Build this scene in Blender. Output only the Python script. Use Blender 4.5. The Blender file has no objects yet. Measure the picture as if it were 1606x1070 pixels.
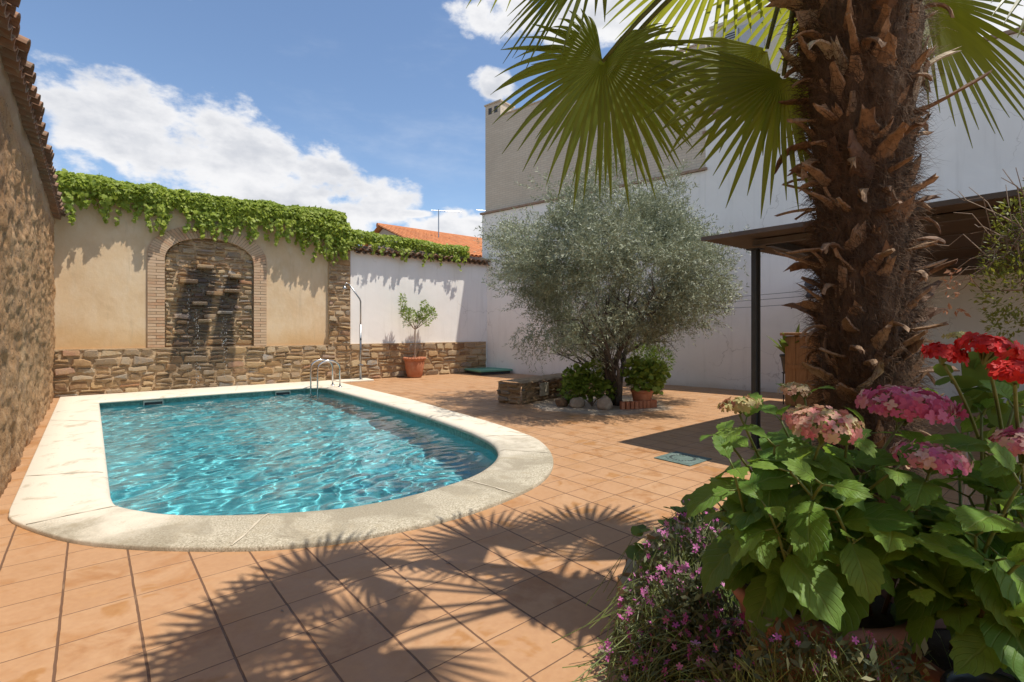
import bpy, bmesh, math, random
import numpy as np
from mathutils import Vector, Matrix, noise as mnoise
from mathutils.geometry import tessellate_polygon

scene = bpy.context.scene
COL = scene.collection
R = math.radians

# ---------------------------------------------------------------- camera
cam_data = bpy.data.cameras.new("camera")
cam = bpy.data.objects.new("camera", cam_data)
COL.objects.link(cam)
cam.location = (0, 0, 1.5)
cam.rotation_euler = (R(90), 0, R(-40.0))
cam_data.sensor_width = 36.0
cam_data.lens = 17.66
cam_data.shift_y = -0.0112
cam_data.clip_start = 0.05
cam_data.clip_end = 2000
scene.camera = cam

# ---------------------------------------------------------------- light and exposure
scene.view_settings.view_transform = 'Standard'
scene.view_settings.look = 'None'
scene.view_settings.gamma = 1.0
scene.view_settings.exposure = 0.68
TO_SUN = Vector((0.22, -0.33, 1.0)).normalized()
SUN_EL = math.asin(TO_SUN.z)
SUN_AZ = math.atan2(TO_SUN.x, TO_SUN.y)
sun_data = bpy.data.lights.new("sun", 'SUN')
sun_data.energy = 3.3
sun_data.angle = R(0.53)
sun_data.color = (1.0, 0.94, 0.84)
sun_data.cycles.is_caustics_light = True
sun = bpy.data.objects.new("sun", sun_data)
COL.objects.link(sun)
sun.rotation_euler = TO_SUN.to_track_quat('Z', 'Y').to_euler()
sun.location = (4, -4, 20)
scene.cycles.max_bounces = 8
scene.cycles.diffuse_bounces = 3
scene.cycles.transparent_max_bounces = 12
scene.cycles.sample_clamp_indirect = 4.0

# ---------------------------------------------------------------- node helpers
class NT:
    def __init__(self, tree):
        self.t = tree
        self.n = tree.nodes
    def node(self, kind, **kw):
        nd = self.n.new(kind)
        for k, v in kw.items():
            setattr(nd, k, v)
        return nd
    def put(self, sock, v):
        if v is None:
            return
        if isinstance(v, bpy.types.NodeSocket):
            self.t.links.new(v, sock)
        else:
            sock.default_value = v
    def math(self, op, a, b=None, c=None, clamp=False):
        nd = self.node('ShaderNodeMath', operation=op, use_clamp=clamp)
        self.put(nd.inputs[0], a); self.put(nd.inputs[1], b); self.put(nd.inputs[2], c)
        return nd.outputs[0]
    def vmath(self, op, a, b=None):
        nd = self.node('ShaderNodeVectorMath', operation=op)
        self.put(nd.inputs[0], a); self.put(nd.inputs[1], b)
        return nd.outputs[0]
    def mapr(self, v, a, b, c=0.0, d=1.0, smooth=True):
        nd = self.node('ShaderNodeMapRange', clamp=True)
        nd.interpolation_type = 'SMOOTHSTEP' if smooth else 'LINEAR'
        for i, x in enumerate((v, a, b, c, d)):
            self.put(nd.inputs[i], x)
        return nd.outputs[0]
    def noise(self, vec, scale, detail=4.0, rough=0.55, dist=0.0, col=False):
        nd = self.node('ShaderNodeTexNoise')
        self.put(nd.inputs['Vector'], vec)
        nd.inputs['Scale'].default_value = scale
        nd.inputs['Detail'].default_value = detail
        nd.inputs['Roughness'].default_value = rough
        nd.inputs['Distortion'].default_value = dist
        return nd.outputs['Color' if col else 'Fac']
    def voro(self, vec, scale, feature='F1', out='Distance', rand=1.0):
        nd = self.node('ShaderNodeTexVoronoi', feature=feature)
        self.put(nd.inputs['Vector'], vec)
        nd.inputs['Scale'].default_value = scale
        nd.inputs['Randomness'].default_value = rand
        return nd.outputs[out]
    def mix(self, f, a, b, mode='MIX'):
        nd = self.node('ShaderNodeMix', data_type='RGBA', blend_type=mode)
        self.put(nd.inputs[0], f); self.put(nd.inputs[6], a); self.put(nd.inputs[7], b)
        return nd.outputs[2]
    def ramp(self, f, stops):
        nd = self.node('ShaderNodeValToRGB')
        cr = nd.color_ramp
        while len(cr.elements) < len(stops):
            cr.elements.new(0.5)
        for e, (p, c) in zip(cr.elements, stops):
            e.position = p; e.color = c4(c)
        self.put(nd.inputs[0], f)
        return nd.outputs[0]
    def pos(self):
        return self.node('ShaderNodeNewGeometry').outputs['Position']
    def attr(self, name):
        return self.node('ShaderNodeAttribute', attribute_name=name).outputs['Fac']
    def bump(self, h, strength=0.3, dist=0.01, normal=None):
        nd = self.node('ShaderNodeBump')
        nd.inputs['Strength'].default_value = strength
        nd.inputs['Distance'].default_value = dist
        self.put(nd.inputs['Height'], h)
        self.put(nd.inputs['Normal'], normal)
        return nd.outputs[0]
    def sep(self, v):
        nd = self.node('ShaderNodeSeparateXYZ'); self.put(nd.inputs[0], v)
        return nd.outputs
    def comb(self, x, y, z):
        nd = self.node('ShaderNodeCombineXYZ')
        for i, v in enumerate((x, y, z)):
            self.put(nd.inputs[i], v)
        return nd.outputs[0]
    def scale(self, v, s):
        return self.vmath('MULTIPLY', v, s)

def c4(c):
    return (c[0], c[1], c[2], 1.0)

def new_mat(name, build=None, color=(.5, .5, .5), rough=0.6, metal=0.0, spec=0.5):
    m = bpy.data.materials.new(name)
    m.use_nodes = True
    nt = NT(m.node_tree)
    p = m.node_tree.nodes['Principled BSDF']
    p.inputs['Base Color'].default_value = c4(color)
    p.inputs['Roughness'].default_value = rough
    p.inputs['Metallic'].default_value = metal
    p.inputs['Specular IOR Level'].default_value = spec
    if build:
        build(nt, p)
    return m

# ---------------------------------------------------------------- world: sky with clouds
world = bpy.data.worlds.new("World")
scene.world = world
world.use_nodes = True
wt = NT(world.node_tree)
bg = world.node_tree.nodes['Background']
sky = wt.node('ShaderNodeTexSky', sky_type='NISHITA')
sky.sun_disc = False
sky.sun_elevation = SUN_EL
sky.sun_rotation = SUN_AZ
sky.air_density = 1.0; sky.dust_density = 0.25; sky.ozone_density = 2.2
dirv = wt.node('ShaderNodeTexCoord').outputs['Generated']
dx, dy, dz = wt.sep(dirv)[:3]
az = wt.math('ARCTAN2', dx, dy)
el = wt.math('ARCSINE', dz)
CLOUDS = [  # azimuth, elevation, half width, half height (radians)
    (0.03, .315, .11, .06), (.11, .30, .15, .08), (.22, .285, .15, .085), (.33, .265, .12, .075), (.42, .24, .09, .06),
    (.17, .235, .18, .06), (.31, .20, .17, .06), (.46, .22, .06, .04),
    (.12, .51, .022, .010), (.50, .222, .085, .013), (.60, .20, .12, .035), (.68, .21, .08, .04),
    (.655, .455, .06, .05), (.67, .565, .10, .05), (.92, .56, .20, .07), (1.08, .52, .16, .10), (1.25, .58, .2, .14), (1.5, .5, .25, .2),
    (-.6, .5, .3, .12), (2.4, .5, .5, .2), (-1.6, .4, .5, .15), (-2.6, .7, .5, .18), (.5, 1.0, .35, .10)]  # unseen clouds around and overhead, added for their reflection in the pool
nz = wt.noise(wt.scale(dirv, (1, 1, 1.5)), 7.0, 9.0, 0.58, 0.2)
nz2 = wt.noise(wt.scale(dirv, (1, 1, 1.9)), 13.0, 6.0, 0.6)
field = None
base = None
for (a0, e0, ra, re) in CLOUDS:
    xa = wt.math('DIVIDE', wt.math('SUBTRACT', az, a0), ra)
    ye = wt.math('DIVIDE', wt.math('SUBTRACT', el, e0), re)
    rr = wt.math('ADD', wt.math('MULTIPLY', xa, xa), wt.math('MULTIPLY', ye, ye))
    f = wt.math('SUBTRACT', 1.0, wt.math('SQRT', rr))
    if ra < .09:
        f = wt.math('SUBTRACT', wt.math('MULTIPLY', f, 1.3), .38)
    field = f if field is None else wt.math('MAXIMUM', field, f)
field = wt.math('MINIMUM', wt.math('MAXIMUM', field, -1.0), 0.60)
dens_in = wt.math('ADD', field, wt.math('MULTIPLY', wt.math('SUBTRACT', nz, 0.5), 2.2))
dens_in = wt.math('ADD', dens_in, wt.math('MULTIPLY', wt.math('SUBTRACT', nz2, 0.5), 1.3))
dens = wt.mapr(dens_in, 0.0, 0.40)
nz3 = wt.noise(wt.scale(dirv, (1, 1, 2.2)), 5.0, 6.0, 0.55)
shade = wt.mapr(wt.math('ADD', wt.math('MULTIPLY', dens_in, 0.30), wt.math('ADD', wt.math('MULTIPLY', nz3, 0.9), wt.math('MULTIPLY', nz2, .25))), 0.62, 1.02)
cloud_col = wt.mix(shade, c4((5.6, 5.6, 5.7)), c4((3.75, 3.9, 4.25)))
wisps = wt.mapr(wt.noise(wt.scale(dirv, (1, 1, 3)), 3.0, 6.0, 0.6), 0.52, 0.85, 0.0, 0.30)
skyc = wt.mix(wisps, sky.outputs[0], c4((5.2, 5.5, 6.0)))
final = wt.mix(dens, skyc, cloud_col)
world.node_tree.links.new(final, bg.inputs['Color'])
bg.inputs['Strength'].default_value = 0.105

# ---------------------------------------------------------------- mesh helpers
LOC = {}

def add_obj(name, verts, faces, mat, parent=None, smooth=False, attrs=None):
    me = bpy.data.meshes.new(name)
    verts = np.asarray(verts, dtype=np.float32).reshape(-1, 3)
    if parent is not None:
        verts = verts - np.array(LOC[parent.name], dtype=np.float32)
    if isinstance(faces, np.ndarray):
        k = faces.shape[1]; nf = faces.shape[0]
        me.vertices.add(len(verts)); me.vertices.foreach_set('co', verts.ravel())
        me.loops.add(nf * k); me.loops.foreach_set('vertex_index', faces.ravel().astype(np.int32))
        me.polygons.add(nf)
        me.polygons.foreach_set('loop_start', np.arange(nf, dtype=np.int32) * k)
        me.polygons.foreach_set('loop_total', np.full(nf, k, dtype=np.int32))
        me.update(calc_edges=True)
    else:
        me.from_pydata([tuple(map(float, v)) for v in verts], [], [tuple(f) for f in faces])
    if attrs:
        for an, vals in attrs.items():
            a = me.attributes.new(an, 'FLOAT', 'FACE')
            a.data.foreach_set('value', np.asarray(vals, dtype=np.float32))
    if smooth:
        me.polygons.foreach_set('use_smooth', np.ones(len(me.polygons), dtype=bool))
    me.update()
    o = bpy.data.objects.new(name, me)
    if mat is not None:
        me.materials.append(mat)
    COL.objects.link(o)
    if parent is not None:
        o.parent = parent
    return o

def tag(o, label, cat, group=None):
    o['label'] = label; o['category'] = cat
    if group:
        o['group'] = group
    return o

def structure(o):
    o['kind'] = 'structure'
    return o

def thing(name, label, cat, loc, group=None):
    o = bpy.data.objects.new(name, None)
    o.empty_display_size = 0.1
    COL.objects.link(o)
    o.location = loc
    LOC[o.name] = tuple(loc)
    return tag(o, label, cat, group)

class MB:
    """collects shapes into one mesh"""
    def __init__(self):
        self.v = []; self.f = []; self.a = []; self.pt = None
    def add(self, verts, faces, a=0.5):
        n = len(self.v)
        self.v.extend(tuple(p) for p in verts)
        self.f.extend(tuple(i + n for i in f) for f in faces)
        self.a.extend([a] * len(faces))
        return self
    def box(self, c, s, rz=0.0, a=0.5, bev=0.0, tilt=None):
        hx, hy, hz = s[0] / 2, s[1] / 2, s[2] / 2
        if bev <= 0:
            pts = [(x, y, z) for x in (-hx, hx) for y in (-hy, hy) for z in (-hz, hz)]
            fs = [(0, 1, 3, 2), (4, 6, 7, 5), (0, 4, 5, 1), (2, 3, 7, 6), (0, 2, 6, 4), (1, 5, 7, 3)]
        else:
            bm = bmesh.new()
            bmesh.ops.create_cube(bm, size=1.0)
            for v in bm.verts:
                v.co = Vector((v.co.x * s[0], v.co.y * s[1], v.co.z * s[2]))
            bmesh.ops.bevel(bm, geom=bm.edges[:], offset=bev, segments=2, affect='EDGES', profile=0.5)
            bm.verts.ensure_lookup_table()
            pts = [tuple(v.co) for v in bm.verts]
            fs = [tuple(v.index for v in f.verts) for f in bm.faces]
            bm.free()
        m = Matrix.Rotation(rz, 3, 'Z')
        if tilt is not None:
            m = m @ tilt
        self.add([tuple(m @ Vector(p) + Vector(c)) for p in pts], fs, a)
        return self
    def tube(self, pts, rad, n=8, cap=True, a=0.5, jit=0.0):
        v, f = tube(pts, rad, n, cap, jit)
        return self.add(v, f, a)
    def lathe(self, prof, c, n=32, a=0.5):
        """prof: list of (radius, z)"""
        vs = []; fs = []
        for (r, z) in prof:
            for k in range(n):
                t = 2 * math.pi * k / n
                vs.append((c[0] + r * math.cos(t), c[1] + r * math.sin(t), c[2] + z))
        for i in range(len(prof) - 1):
            for k in range(n):
                k2 = (k + 1) % n
                fs.append((i * n + k, i * n + k2, (i + 1) * n + k2, (i + 1) * n + k))
        return self.add(vs, fs, a)
    def build(self, name, mat, parent=None, smooth=False, attr=False):
        o = add_obj(name, self.v, self.f, mat, parent, smooth, {'rnd': self.a} if attr else None)
        if self.pt:
            for i, an in enumerate(('along', 'across')):
                at_ = o.data.attributes.new(an, 'FLOAT', 'POINT')
                at_.data.foreach_set('value', np.array([q[i] for q in self.pt], dtype=np.float32))
        return o

def tube(pts, rad, n=8, cap=True, jit=0.0):
    pts = [Vector(p) for p in pts]
    if not hasattr(rad, '__len__'):
        rad = [rad] * len(pts)
    vs = []; fs = []
    up = Vector((0, 0, 1))
    prev = None
    for i, p in enumerate(pts):
        if i == 0:
            t = pts[1] - p
        elif i == len(pts) - 1:
            t = p - pts[i - 1]
        else:
            t = pts[i + 1] - pts[i - 1]
        t.normalize()
        if prev is None:
            ref = Vector((1, 0, 0)) if abs(t.z) > 0.9 else up
            x = t.cross(ref).normalized()
        else:
            x = (prev - t * prev.dot(t)).normalized()
        prev = x
        y = t.cross(x)
        for k in range(n):
            ang = 2 * math.pi * k / n
            r = rad[i] * (1 + (jit * (mnoise.noise(p * 7 + Vector((k * 1.7, 0, 0)))) if jit else 0))
            vs.append(tuple(p + x * (r * math.cos(ang)) + y * (r * math.sin(ang))))
    for i in range(len(pts) - 1):
        for k in range(n):
            k2 = (k + 1) % n
            fs.append((i * n + k, i * n + k2, (i + 1) * n + k2, (i + 1) * n + k))
    if cap:
        fs.append(tuple(range(n - 1, -1, -1)))
        fs.append(tuple((len(pts) - 1) * n + k for k in range(n)))
    return vs, fs

def bez(p0, p1, p2, n):
    p0, p1, p2 = Vector(p0), Vector(p1), Vector(p2)
    return [p0 * (1 - t) ** 2 + p1 * 2 * t * (1 - t) + p2 * t * t for t in [i / n for i in range(n + 1)]]

def rot_frames(fwd, up):
    """per-row rotation matrices whose columns are side, forward, normal"""
    fwd = fwd / (np.linalg.norm(fwd, axis=1, keepdims=True) + 1e-9)
    side = np.cross(fwd, up); side /= (np.linalg.norm(side, axis=1, keepdims=True) + 1e-9)
    nrm = np.cross(side, fwd)
    return np.stack([side, fwd, nrm], axis=2)

def scatter(tv, tf, P, fwd, up, scale, a=None):
    """copies of a small template (leaf, petal) as one vertex/face array"""
    tv = np.asarray(tv, float); tf = np.asarray(tf, int)
    M = rot_frames(np.asarray(fwd, float), np.asarray(up, float))
    S = np.asarray(scale, float).reshape(-1, 1, 1)
    V = np.einsum('nij,kj->nki', M, tv) * S + np.asarray(P, float)[:, None, :]
    n, k = V.shape[0], V.shape[1]
    F = (tf[None] + (np.arange(n) * k)[:, None, None]).reshape(-1, tf.shape[1])
    A = np.repeat(np.random.rand(n) if a is None else np.asarray(a), len(tf))
    return V.reshape(-1, 3), F, A

def rnd_dirs(rng, n):
    v = rng.normal(size=(n, 3))
    return v / np.linalg.norm(v, axis=1, keepdims=True)

random.seed(7)
np.random.seed(7)
RNG = np.random.default_rng(11)
# ---------------------------------------------------------------- materials
TPX, TPY, TX0, TY0 = 0.314, 0.320, -0.749, 3.850   # floor tile pitch and phase

def _floor(nt, p):
    P = nt.pos()
    x, y, z = nt.sep(P)[:3]
    tx = nt.math('DIVIDE', nt.math('SUBTRACT', x, TX0), TPX)
    ty = nt.math('DIVIDE', nt.math('SUBTRACT', y, TY0), TPY)
    wob = nt.math('MULTIPLY', nt.math('SUBTRACT', nt.noise(P, 9.0, 2.0), 0.5), 0.02)
    fx = nt.math('ABSOLUTE', nt.math('SUBTRACT', nt.math('FRACT', nt.math('ADD', nt.math('ADD', tx, wob), 0.5)), 0.5))
    fy = nt.math('ABSOLUTE', nt.math('SUBTRACT', nt.math('FRACT', nt.math('ADD', nt.math('ADD', ty, wob), 0.5)), 0.5))
    jx = nt.mapr(fx, 0.014, 0.022, 1.0, 0.0)
    jy = nt.mapr(fy, 0.006, 0.013, 1.0, 0.0)
    joint = nt.math('MAXIMUM', jx, jy)
    wn = nt.node('ShaderNodeTexWhiteNoise', noise_dimensions='2D')
    nt.put(wn.inputs['Vector'], nt.comb(nt.math('FLOOR', tx), nt.math('FLOOR', ty), 0.0))
    tone = wn.outputs['Value']
    # wash of worn, chalky clay over saturated orange
    big = nt.noise(P, 1.1, 5.0, 0.6, 0.3)
    per = nt.noise(nt.vmath('ADD', P, nt.scale(wn.outputs['Color'], (3, 3, 3))), 3.6, 6.0, 0.62, 0.8)
    wear = nt.mapr(nt.math('ADD', nt.math('MULTIPLY', big, 0.5), nt.math('ADD', nt.math('MULTIPLY', per, 0.6), nt.math('MULTIPLY', tone, 0.12))), 0.42, 0.63, 0.0, 0.9)
    c1 = nt.ramp(tone, [(0.0, (.31, .125, .047)), (0.3, (.44, .20, .075)), (0.6, (.37, .155, .06)), (1.0, (.48, .245, .10))])
    c2 = nt.ramp(tone, [(0.0, (.49, .29, .165)), (1.0, (.44, .24, .13))])
    col = nt.mix(wear, c1, c2)
    # damp, reddish patches near the pool
    damp = nt.mapr(nt.noise(P, 2.3, 4.0, 0.55, 0.5), 0.60, 0.66)
    inner = nt.math('MULTIPLY', nt.mapr(fx, 0.06, 0.12), nt.mapr(fy, 0.06, 0.12))
    col = nt.mix(nt.math('MULTIPLY', nt.math('MULTIPLY', damp, inner), 0.8), col, c4((.36, .155, .045)))
    specks = nt.mapr(nt.noise(P, 55.0, 3.0, 0.7), 0.68, 0.75)
    col = nt.mix(nt.math('MULTIPLY', specks, 0.45), col, c4((.20, .10, .05)))
    fine = nt.noise(P, 26.0, 5.0, 0.65)
    col = nt.mix(0.25, col, nt.ramp(fine, [(0.3, (.27, .15, .055)), (0.7, (.47, .315, .15))]))
    jc = nt.mix(nt.mapr(nt.noise(P, 4.0, 4.0), 0.55, 0.75), c4((.15, .08, .045)), c4((.29, .185, .105)))
    # whitish cement round the olive tree
    dx = nt.math('SUBTRACT', x, 7.9); dy = nt.math('SUBTRACT', y, 6.7)
    rad = nt.math('SQRT', nt.math('ADD', nt.math('MULTIPLY', dx, dx), nt.math('MULTIPLY', dy, dy)))
    cem = nt.mapr(nt.math('ADD', rad, nt.math('MULTIPLY', nt.noise(P, 2.0, 4.0, 0.6), 0.9)), 1.65, 1.95, 1.0, 0.0)
    col = nt.mix(joint, col, jc)
    col = nt.mix(nt.math('MULTIPLY', cem, 0.85), col, nt.ramp(nt.noise(P, 5.0, 5.0, 0.6), [(0.35, (.34, .27, .2)), (0.65, (.52, .46, .37))]))
    nt.put(p.inputs['Base Color'], col)
    rg = nt.mapr(nt.math('ADD', nt.math('MULTIPLY', per, 0.7), nt.math('MULTIPLY', fine, 0.3)), 0.35, 0.65, 0.42, 0.72)
    nt.put(p.inputs['Roughness'], rg)
    p.inputs['Specular IOR Level'].default_value = 0.35
    h = nt.math('SUBTRACT', nt.math('ADD', nt.math('MULTIPLY', per, 0.25), nt.math('MULTIPLY', fine, 0.12)), nt.math('MULTIPLY', joint, nt.math('SUBTRACT', 1.0, cem)))
    h = nt.math('ADD', h, nt.math('MULTIPLY', tone, 0.1))
    nt.put(p.inputs['Normal'], nt.bump(h, 0.6, 0.005))

M_FLOOR = new_mat('terracotta_paving', _floor)

def _ground(nt, p):
    P = nt.pos()
    nt.put(p.inputs['Base Color'], nt.ramp(nt.noise(P, 0.8, 6.0), [(0.3, (.20, .15, .10)), (0.7, (.32, .25, .17))]))
    p.inputs['Roughness'].default_value = 0.9
M_GROUND = new_mat('dry_earth', _ground)

def _coping(nt, p):
    P = nt.pos()
    x, y, z = nt.sep(P)[:3]
    n1 = nt.noise(P, 1.7, 5.0, 0.6, 0.4)
    gr = nt.noise(P, 75.0, 4.0, 0.75)
    # exposed grey aggregate toward the outer, near side
    near = nt.mapr(nt.math('ADD', y, nt.math('MULTIPLY', nt.math('SUBTRACT', n1, 0.5), 2.6)), 4.0, 5.6, 1.0, 0.0)
    col = nt.mix(near, c4((.68, .61, .49)), nt.ramp(gr, [(0.32, (.17, .14, .095)), (0.5, (.40, .35, .255)), (0.68, (.62, .56, .44))]))
    st = nt.mapr(nt.noise(P, 3.1, 6.0, 0.65, 0.6), 0.56, 0.68)
    col = nt.mix(nt.math('MULTIPLY', st, 0.6), col, c4((.36, .30, .20)))
    dk = nt.math('MULTIPLY', near, nt.mapr(nt.math('ADD', nt.noise(P, 1.9, 5.0, 0.6, 0.7), nt.math('MULTIPLY', gr, .25)), 0.60, 0.68))
    col = nt.mix(nt.math('MULTIPLY', dk, 0.55), col, c4((.24, .20, .135)))
    mold = nt.mapr(nt.noise(nt.scale(P, (1, 1, 1)), 1.3, 7.0, 0.7, 1.2), 0.55, 0.66)
    col = nt.mix(nt.math('MULTIPLY', mold, 0.35), col, c4((.42, .35, .24)))
    pits = nt.mapr(nt.noise(P, 38.0, 2.0, 0.6), 0.70, 0.76)
    col = nt.mix(nt.math('MULTIPLY', pits, 0.6), col, c4((.22, .17, .11)))
    nt.put(p.inputs['Base Color'], col)
    p.inputs['Roughness'].default_value = 0.85
    nt.put(p.inputs['Normal'], nt.bump(nt.math('ADD', nt.math('MULTIPLY', gr, 0.5), nt.noise(P, 22.0, 4.0)), 0.35, 0.006))
M_COPING = new_mat('cast_stone_coping', _coping)

def _mosaic(nt, p):
    P = nt.pos()
    x, y, z = nt.sep(P)[:3]
    s = 1 / 0.028
    cell = nt.node('ShaderNodeTexWhiteNoise', noise_dimensions='3D')
    sc = nt.scale(P, (s, s, s))
    nt.put(cell.inputs['Vector'], nt.vmath('FLOOR', nt.vmath('ADD', sc, (0.013, 0.017, 0.011))))
    v = cell.outputs['Value']
    col = nt.ramp(v, [(0.0, (.07, .38, .44)), (0.4, (.115, .49, .55)), (0.75, (.09, .43, .49)), (1.0, (.18, .58, .61))])
    band = nt.mapr(z, -0.20, -0.19)
    col = nt.mix(band, col, nt.ramp(v, [(0.0, (.05, .15, .13)), (0.5, (.09, .23, .19)), (1.0, (.17, .33, .27))]))
    def gl(c):
        return nt.math('ABSOLUTE', nt.math('SUBTRACT', nt.math('FRACT', nt.math('MULTIPLY', c, s)), 0.5))
    g = nt.math('MAXIMUM', gl(x), nt.math('MAXIMUM', gl(y), gl(z)))
    j = nt.mapr(g, 0.44, 0.47)
    col = nt.mix(nt.math('MULTIPLY', j, 0.45), col, c4((.34, .46, .45)))
    nt.put(p.inputs['Base Color'], col)
    p.inputs['Roughness'].default_value = 0.3
M_MOSAIC = new_mat('pool_mosaic', _mosaic)

def _water(nt, p):
    p.inputs['Base Color'].default_value = (.88, .98, 1.0, 1)
    p.inputs['Roughness'].default_value = 0.0
    p.inputs['IOR'].default_value = 1.333
    p.inputs['Transmission Weight'].default_value = 1.0
M_WATER = new_mat('pool_water', _water)

def _plaster(nt, p):
    P = nt.pos()
    x, y, z = nt.sep(P)[:3]
    n = nt.noise(P, 0.9, 6.0, 0.6, 0.5)
    n2 = nt.noise(nt.scale(P, (1, 1, .5)), 4.0, 6.0, 0.65)
    col = nt.ramp(n, [(0.25, (.55, .385, .225)), (0.5, (.66, .48, .295)), (0.75, (.72, .56, .375))])
    col = nt.mix(nt.mapr(n2, 0.4, 0.75, 0.0, 0.5), col, c4((.72, .585, .42)))
    low = nt.mapr(nt.math('ADD', z, nt.math('MULTIPLY', n, 1.1)), 1.55, 2.35, 1.0, 0.0)
    col = nt.mix(nt.math('MULTIPLY', low, 0.65), col, c4((.55, .33, .14)))
    st = nt.mapr(nt.noise(nt.scale(P, (5, 5, .6)), 1.0, 6.0, 0.65, 0.4), 0.54, 0.72, 0.0, 0.35)
    col = nt.mix(st, col, c4((.40, .30, .20)))
    nt.put(p.inputs['Base Color'], col)
    p.inputs['Roughness'].default_value = 0.92
    p.inputs['Specular IOR Level'].default_value = 0.2
    nt.put(p.inputs['Normal'], nt.bump(nt.math('ADD', nt.noise(P, 7.0, 6.0), nt.math('MULTIPLY', nt.noise(P, 70.0, 3.0), 0.25)), 0.35, 0.02))
M_PLASTER = new_mat('ochre_plaster', _plaster)

def stone_mat(name, dark=1.0, wet_shaded=False):
    def b(nt, p):
        P = nt.pos()
        r = nt.attr('rnd')
        x, y, z = nt.sep(P)[:3]
        n = nt.noise(P, 9.0, 6.0, 0.65, 0.5)
        n2 = nt.noise(P, 48.0, 4.0, 0.65)
        col = nt.ramp(r, [(0.0, (.16, .085, .045)), (0.16, (.40, .24, .11)), (0.3, (.22, .18, .14)), (0.48, (.46, .30, .145)), (0.66, (.34, .27, .19)), (0.8, (.46, .33, .18)), (0.92, (.27, .26, .235)), (1.0, (.34, .15, .07))])
        col = nt.mix(nt.mapr(n, 0.35, 0.7, 0.0, 0.6), col, c4((.40, .255, .12)))
        col = nt.mix(nt.mapr(n2, 0.5, 0.75, 0.0, 0.5), col, c4((.17, .115, .07)))
        mort = nt.ramp(nt.noise(P, 12.0, 5.0), [(0.3, (.40, .26, .14)), (0.7, (.56, .40, .24))])
        ism = nt.math('LESS_THAN', r, -0.5)
        col = nt.mix(ism, col, mort)
        rough = 0.88
        if wet_shaded:
            # water-darkened stones, plus the ledges' cast shadows painted in as slanted bands
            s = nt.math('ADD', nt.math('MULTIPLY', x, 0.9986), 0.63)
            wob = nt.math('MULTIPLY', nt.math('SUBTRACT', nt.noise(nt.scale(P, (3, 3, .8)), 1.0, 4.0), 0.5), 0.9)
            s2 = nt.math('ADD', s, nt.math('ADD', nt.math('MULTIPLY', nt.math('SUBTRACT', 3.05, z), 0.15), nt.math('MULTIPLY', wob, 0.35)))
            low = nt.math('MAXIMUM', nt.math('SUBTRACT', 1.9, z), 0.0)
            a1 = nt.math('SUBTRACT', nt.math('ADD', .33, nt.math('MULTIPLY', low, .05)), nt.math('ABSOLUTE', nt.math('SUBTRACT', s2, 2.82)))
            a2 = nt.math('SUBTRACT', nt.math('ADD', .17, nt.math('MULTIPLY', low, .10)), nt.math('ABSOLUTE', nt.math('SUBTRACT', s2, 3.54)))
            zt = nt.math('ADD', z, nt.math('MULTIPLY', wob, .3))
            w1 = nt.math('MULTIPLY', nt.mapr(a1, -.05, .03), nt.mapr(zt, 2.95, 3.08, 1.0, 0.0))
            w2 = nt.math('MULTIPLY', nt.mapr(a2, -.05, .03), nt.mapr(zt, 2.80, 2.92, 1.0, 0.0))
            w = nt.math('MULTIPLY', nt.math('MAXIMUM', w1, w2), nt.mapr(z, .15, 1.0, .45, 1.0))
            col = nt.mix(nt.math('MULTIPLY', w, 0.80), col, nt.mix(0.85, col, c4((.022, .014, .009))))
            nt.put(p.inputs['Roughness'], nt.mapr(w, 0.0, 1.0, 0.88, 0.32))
        else:
            p.inputs['Roughness'].default_value = rough
        if dark != 1.0:
            col = nt.mix(1.0, col, c4((dark, dark, dark)), 'MULTIPLY')
        nt.put(p.inputs['Base Color'], col)
        nt.put(p.inputs['Normal'], nt.bump(nt.math('ADD', n, nt.math('MULTIPLY', n2, 0.35)), 0.7, 0.025))
    return new_mat(name, b)
M_STONE = stone_mat('rubble_stone')
M_STONE_WET_SHADED = stone_mat('wet_shaded_rubble_stone', wet_shaded=True)
M_STONE_DARK = stone_mat('mossy_bench_stone', dark=0.8)

def _brick(nt, p):
    P = nt.pos()
    r = nt.attr('rnd')
    n = nt.noise(P, 14.0, 5.0, 0.6)
    col = nt.ramp(r, [(0.0, (.44, .27, .155)), (0.35, (.53, .36, .22)), (0.7, (.59, .41, .265)), (1.0, (.48, .26, .14))])
    col = nt.mix(nt.mapr(n, 0.4, 0.75, 0.0, 0.5), col, c4((.55, .41, .28)))
    col = nt.mix(nt.math('LESS_THAN', r, -0.5), col, c4((.27, .185, .115)))
    nt.put(p.inputs['Base Color'], col)
    p.inputs['Roughness'].default_value = 0.9
    nt.put(p.inputs['Normal'], nt.bump(nt.noise(P, 40.0, 4.0), 0.4, 0.006))
M_BRICK = new_mat('pale_arch_brick', _brick)

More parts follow.
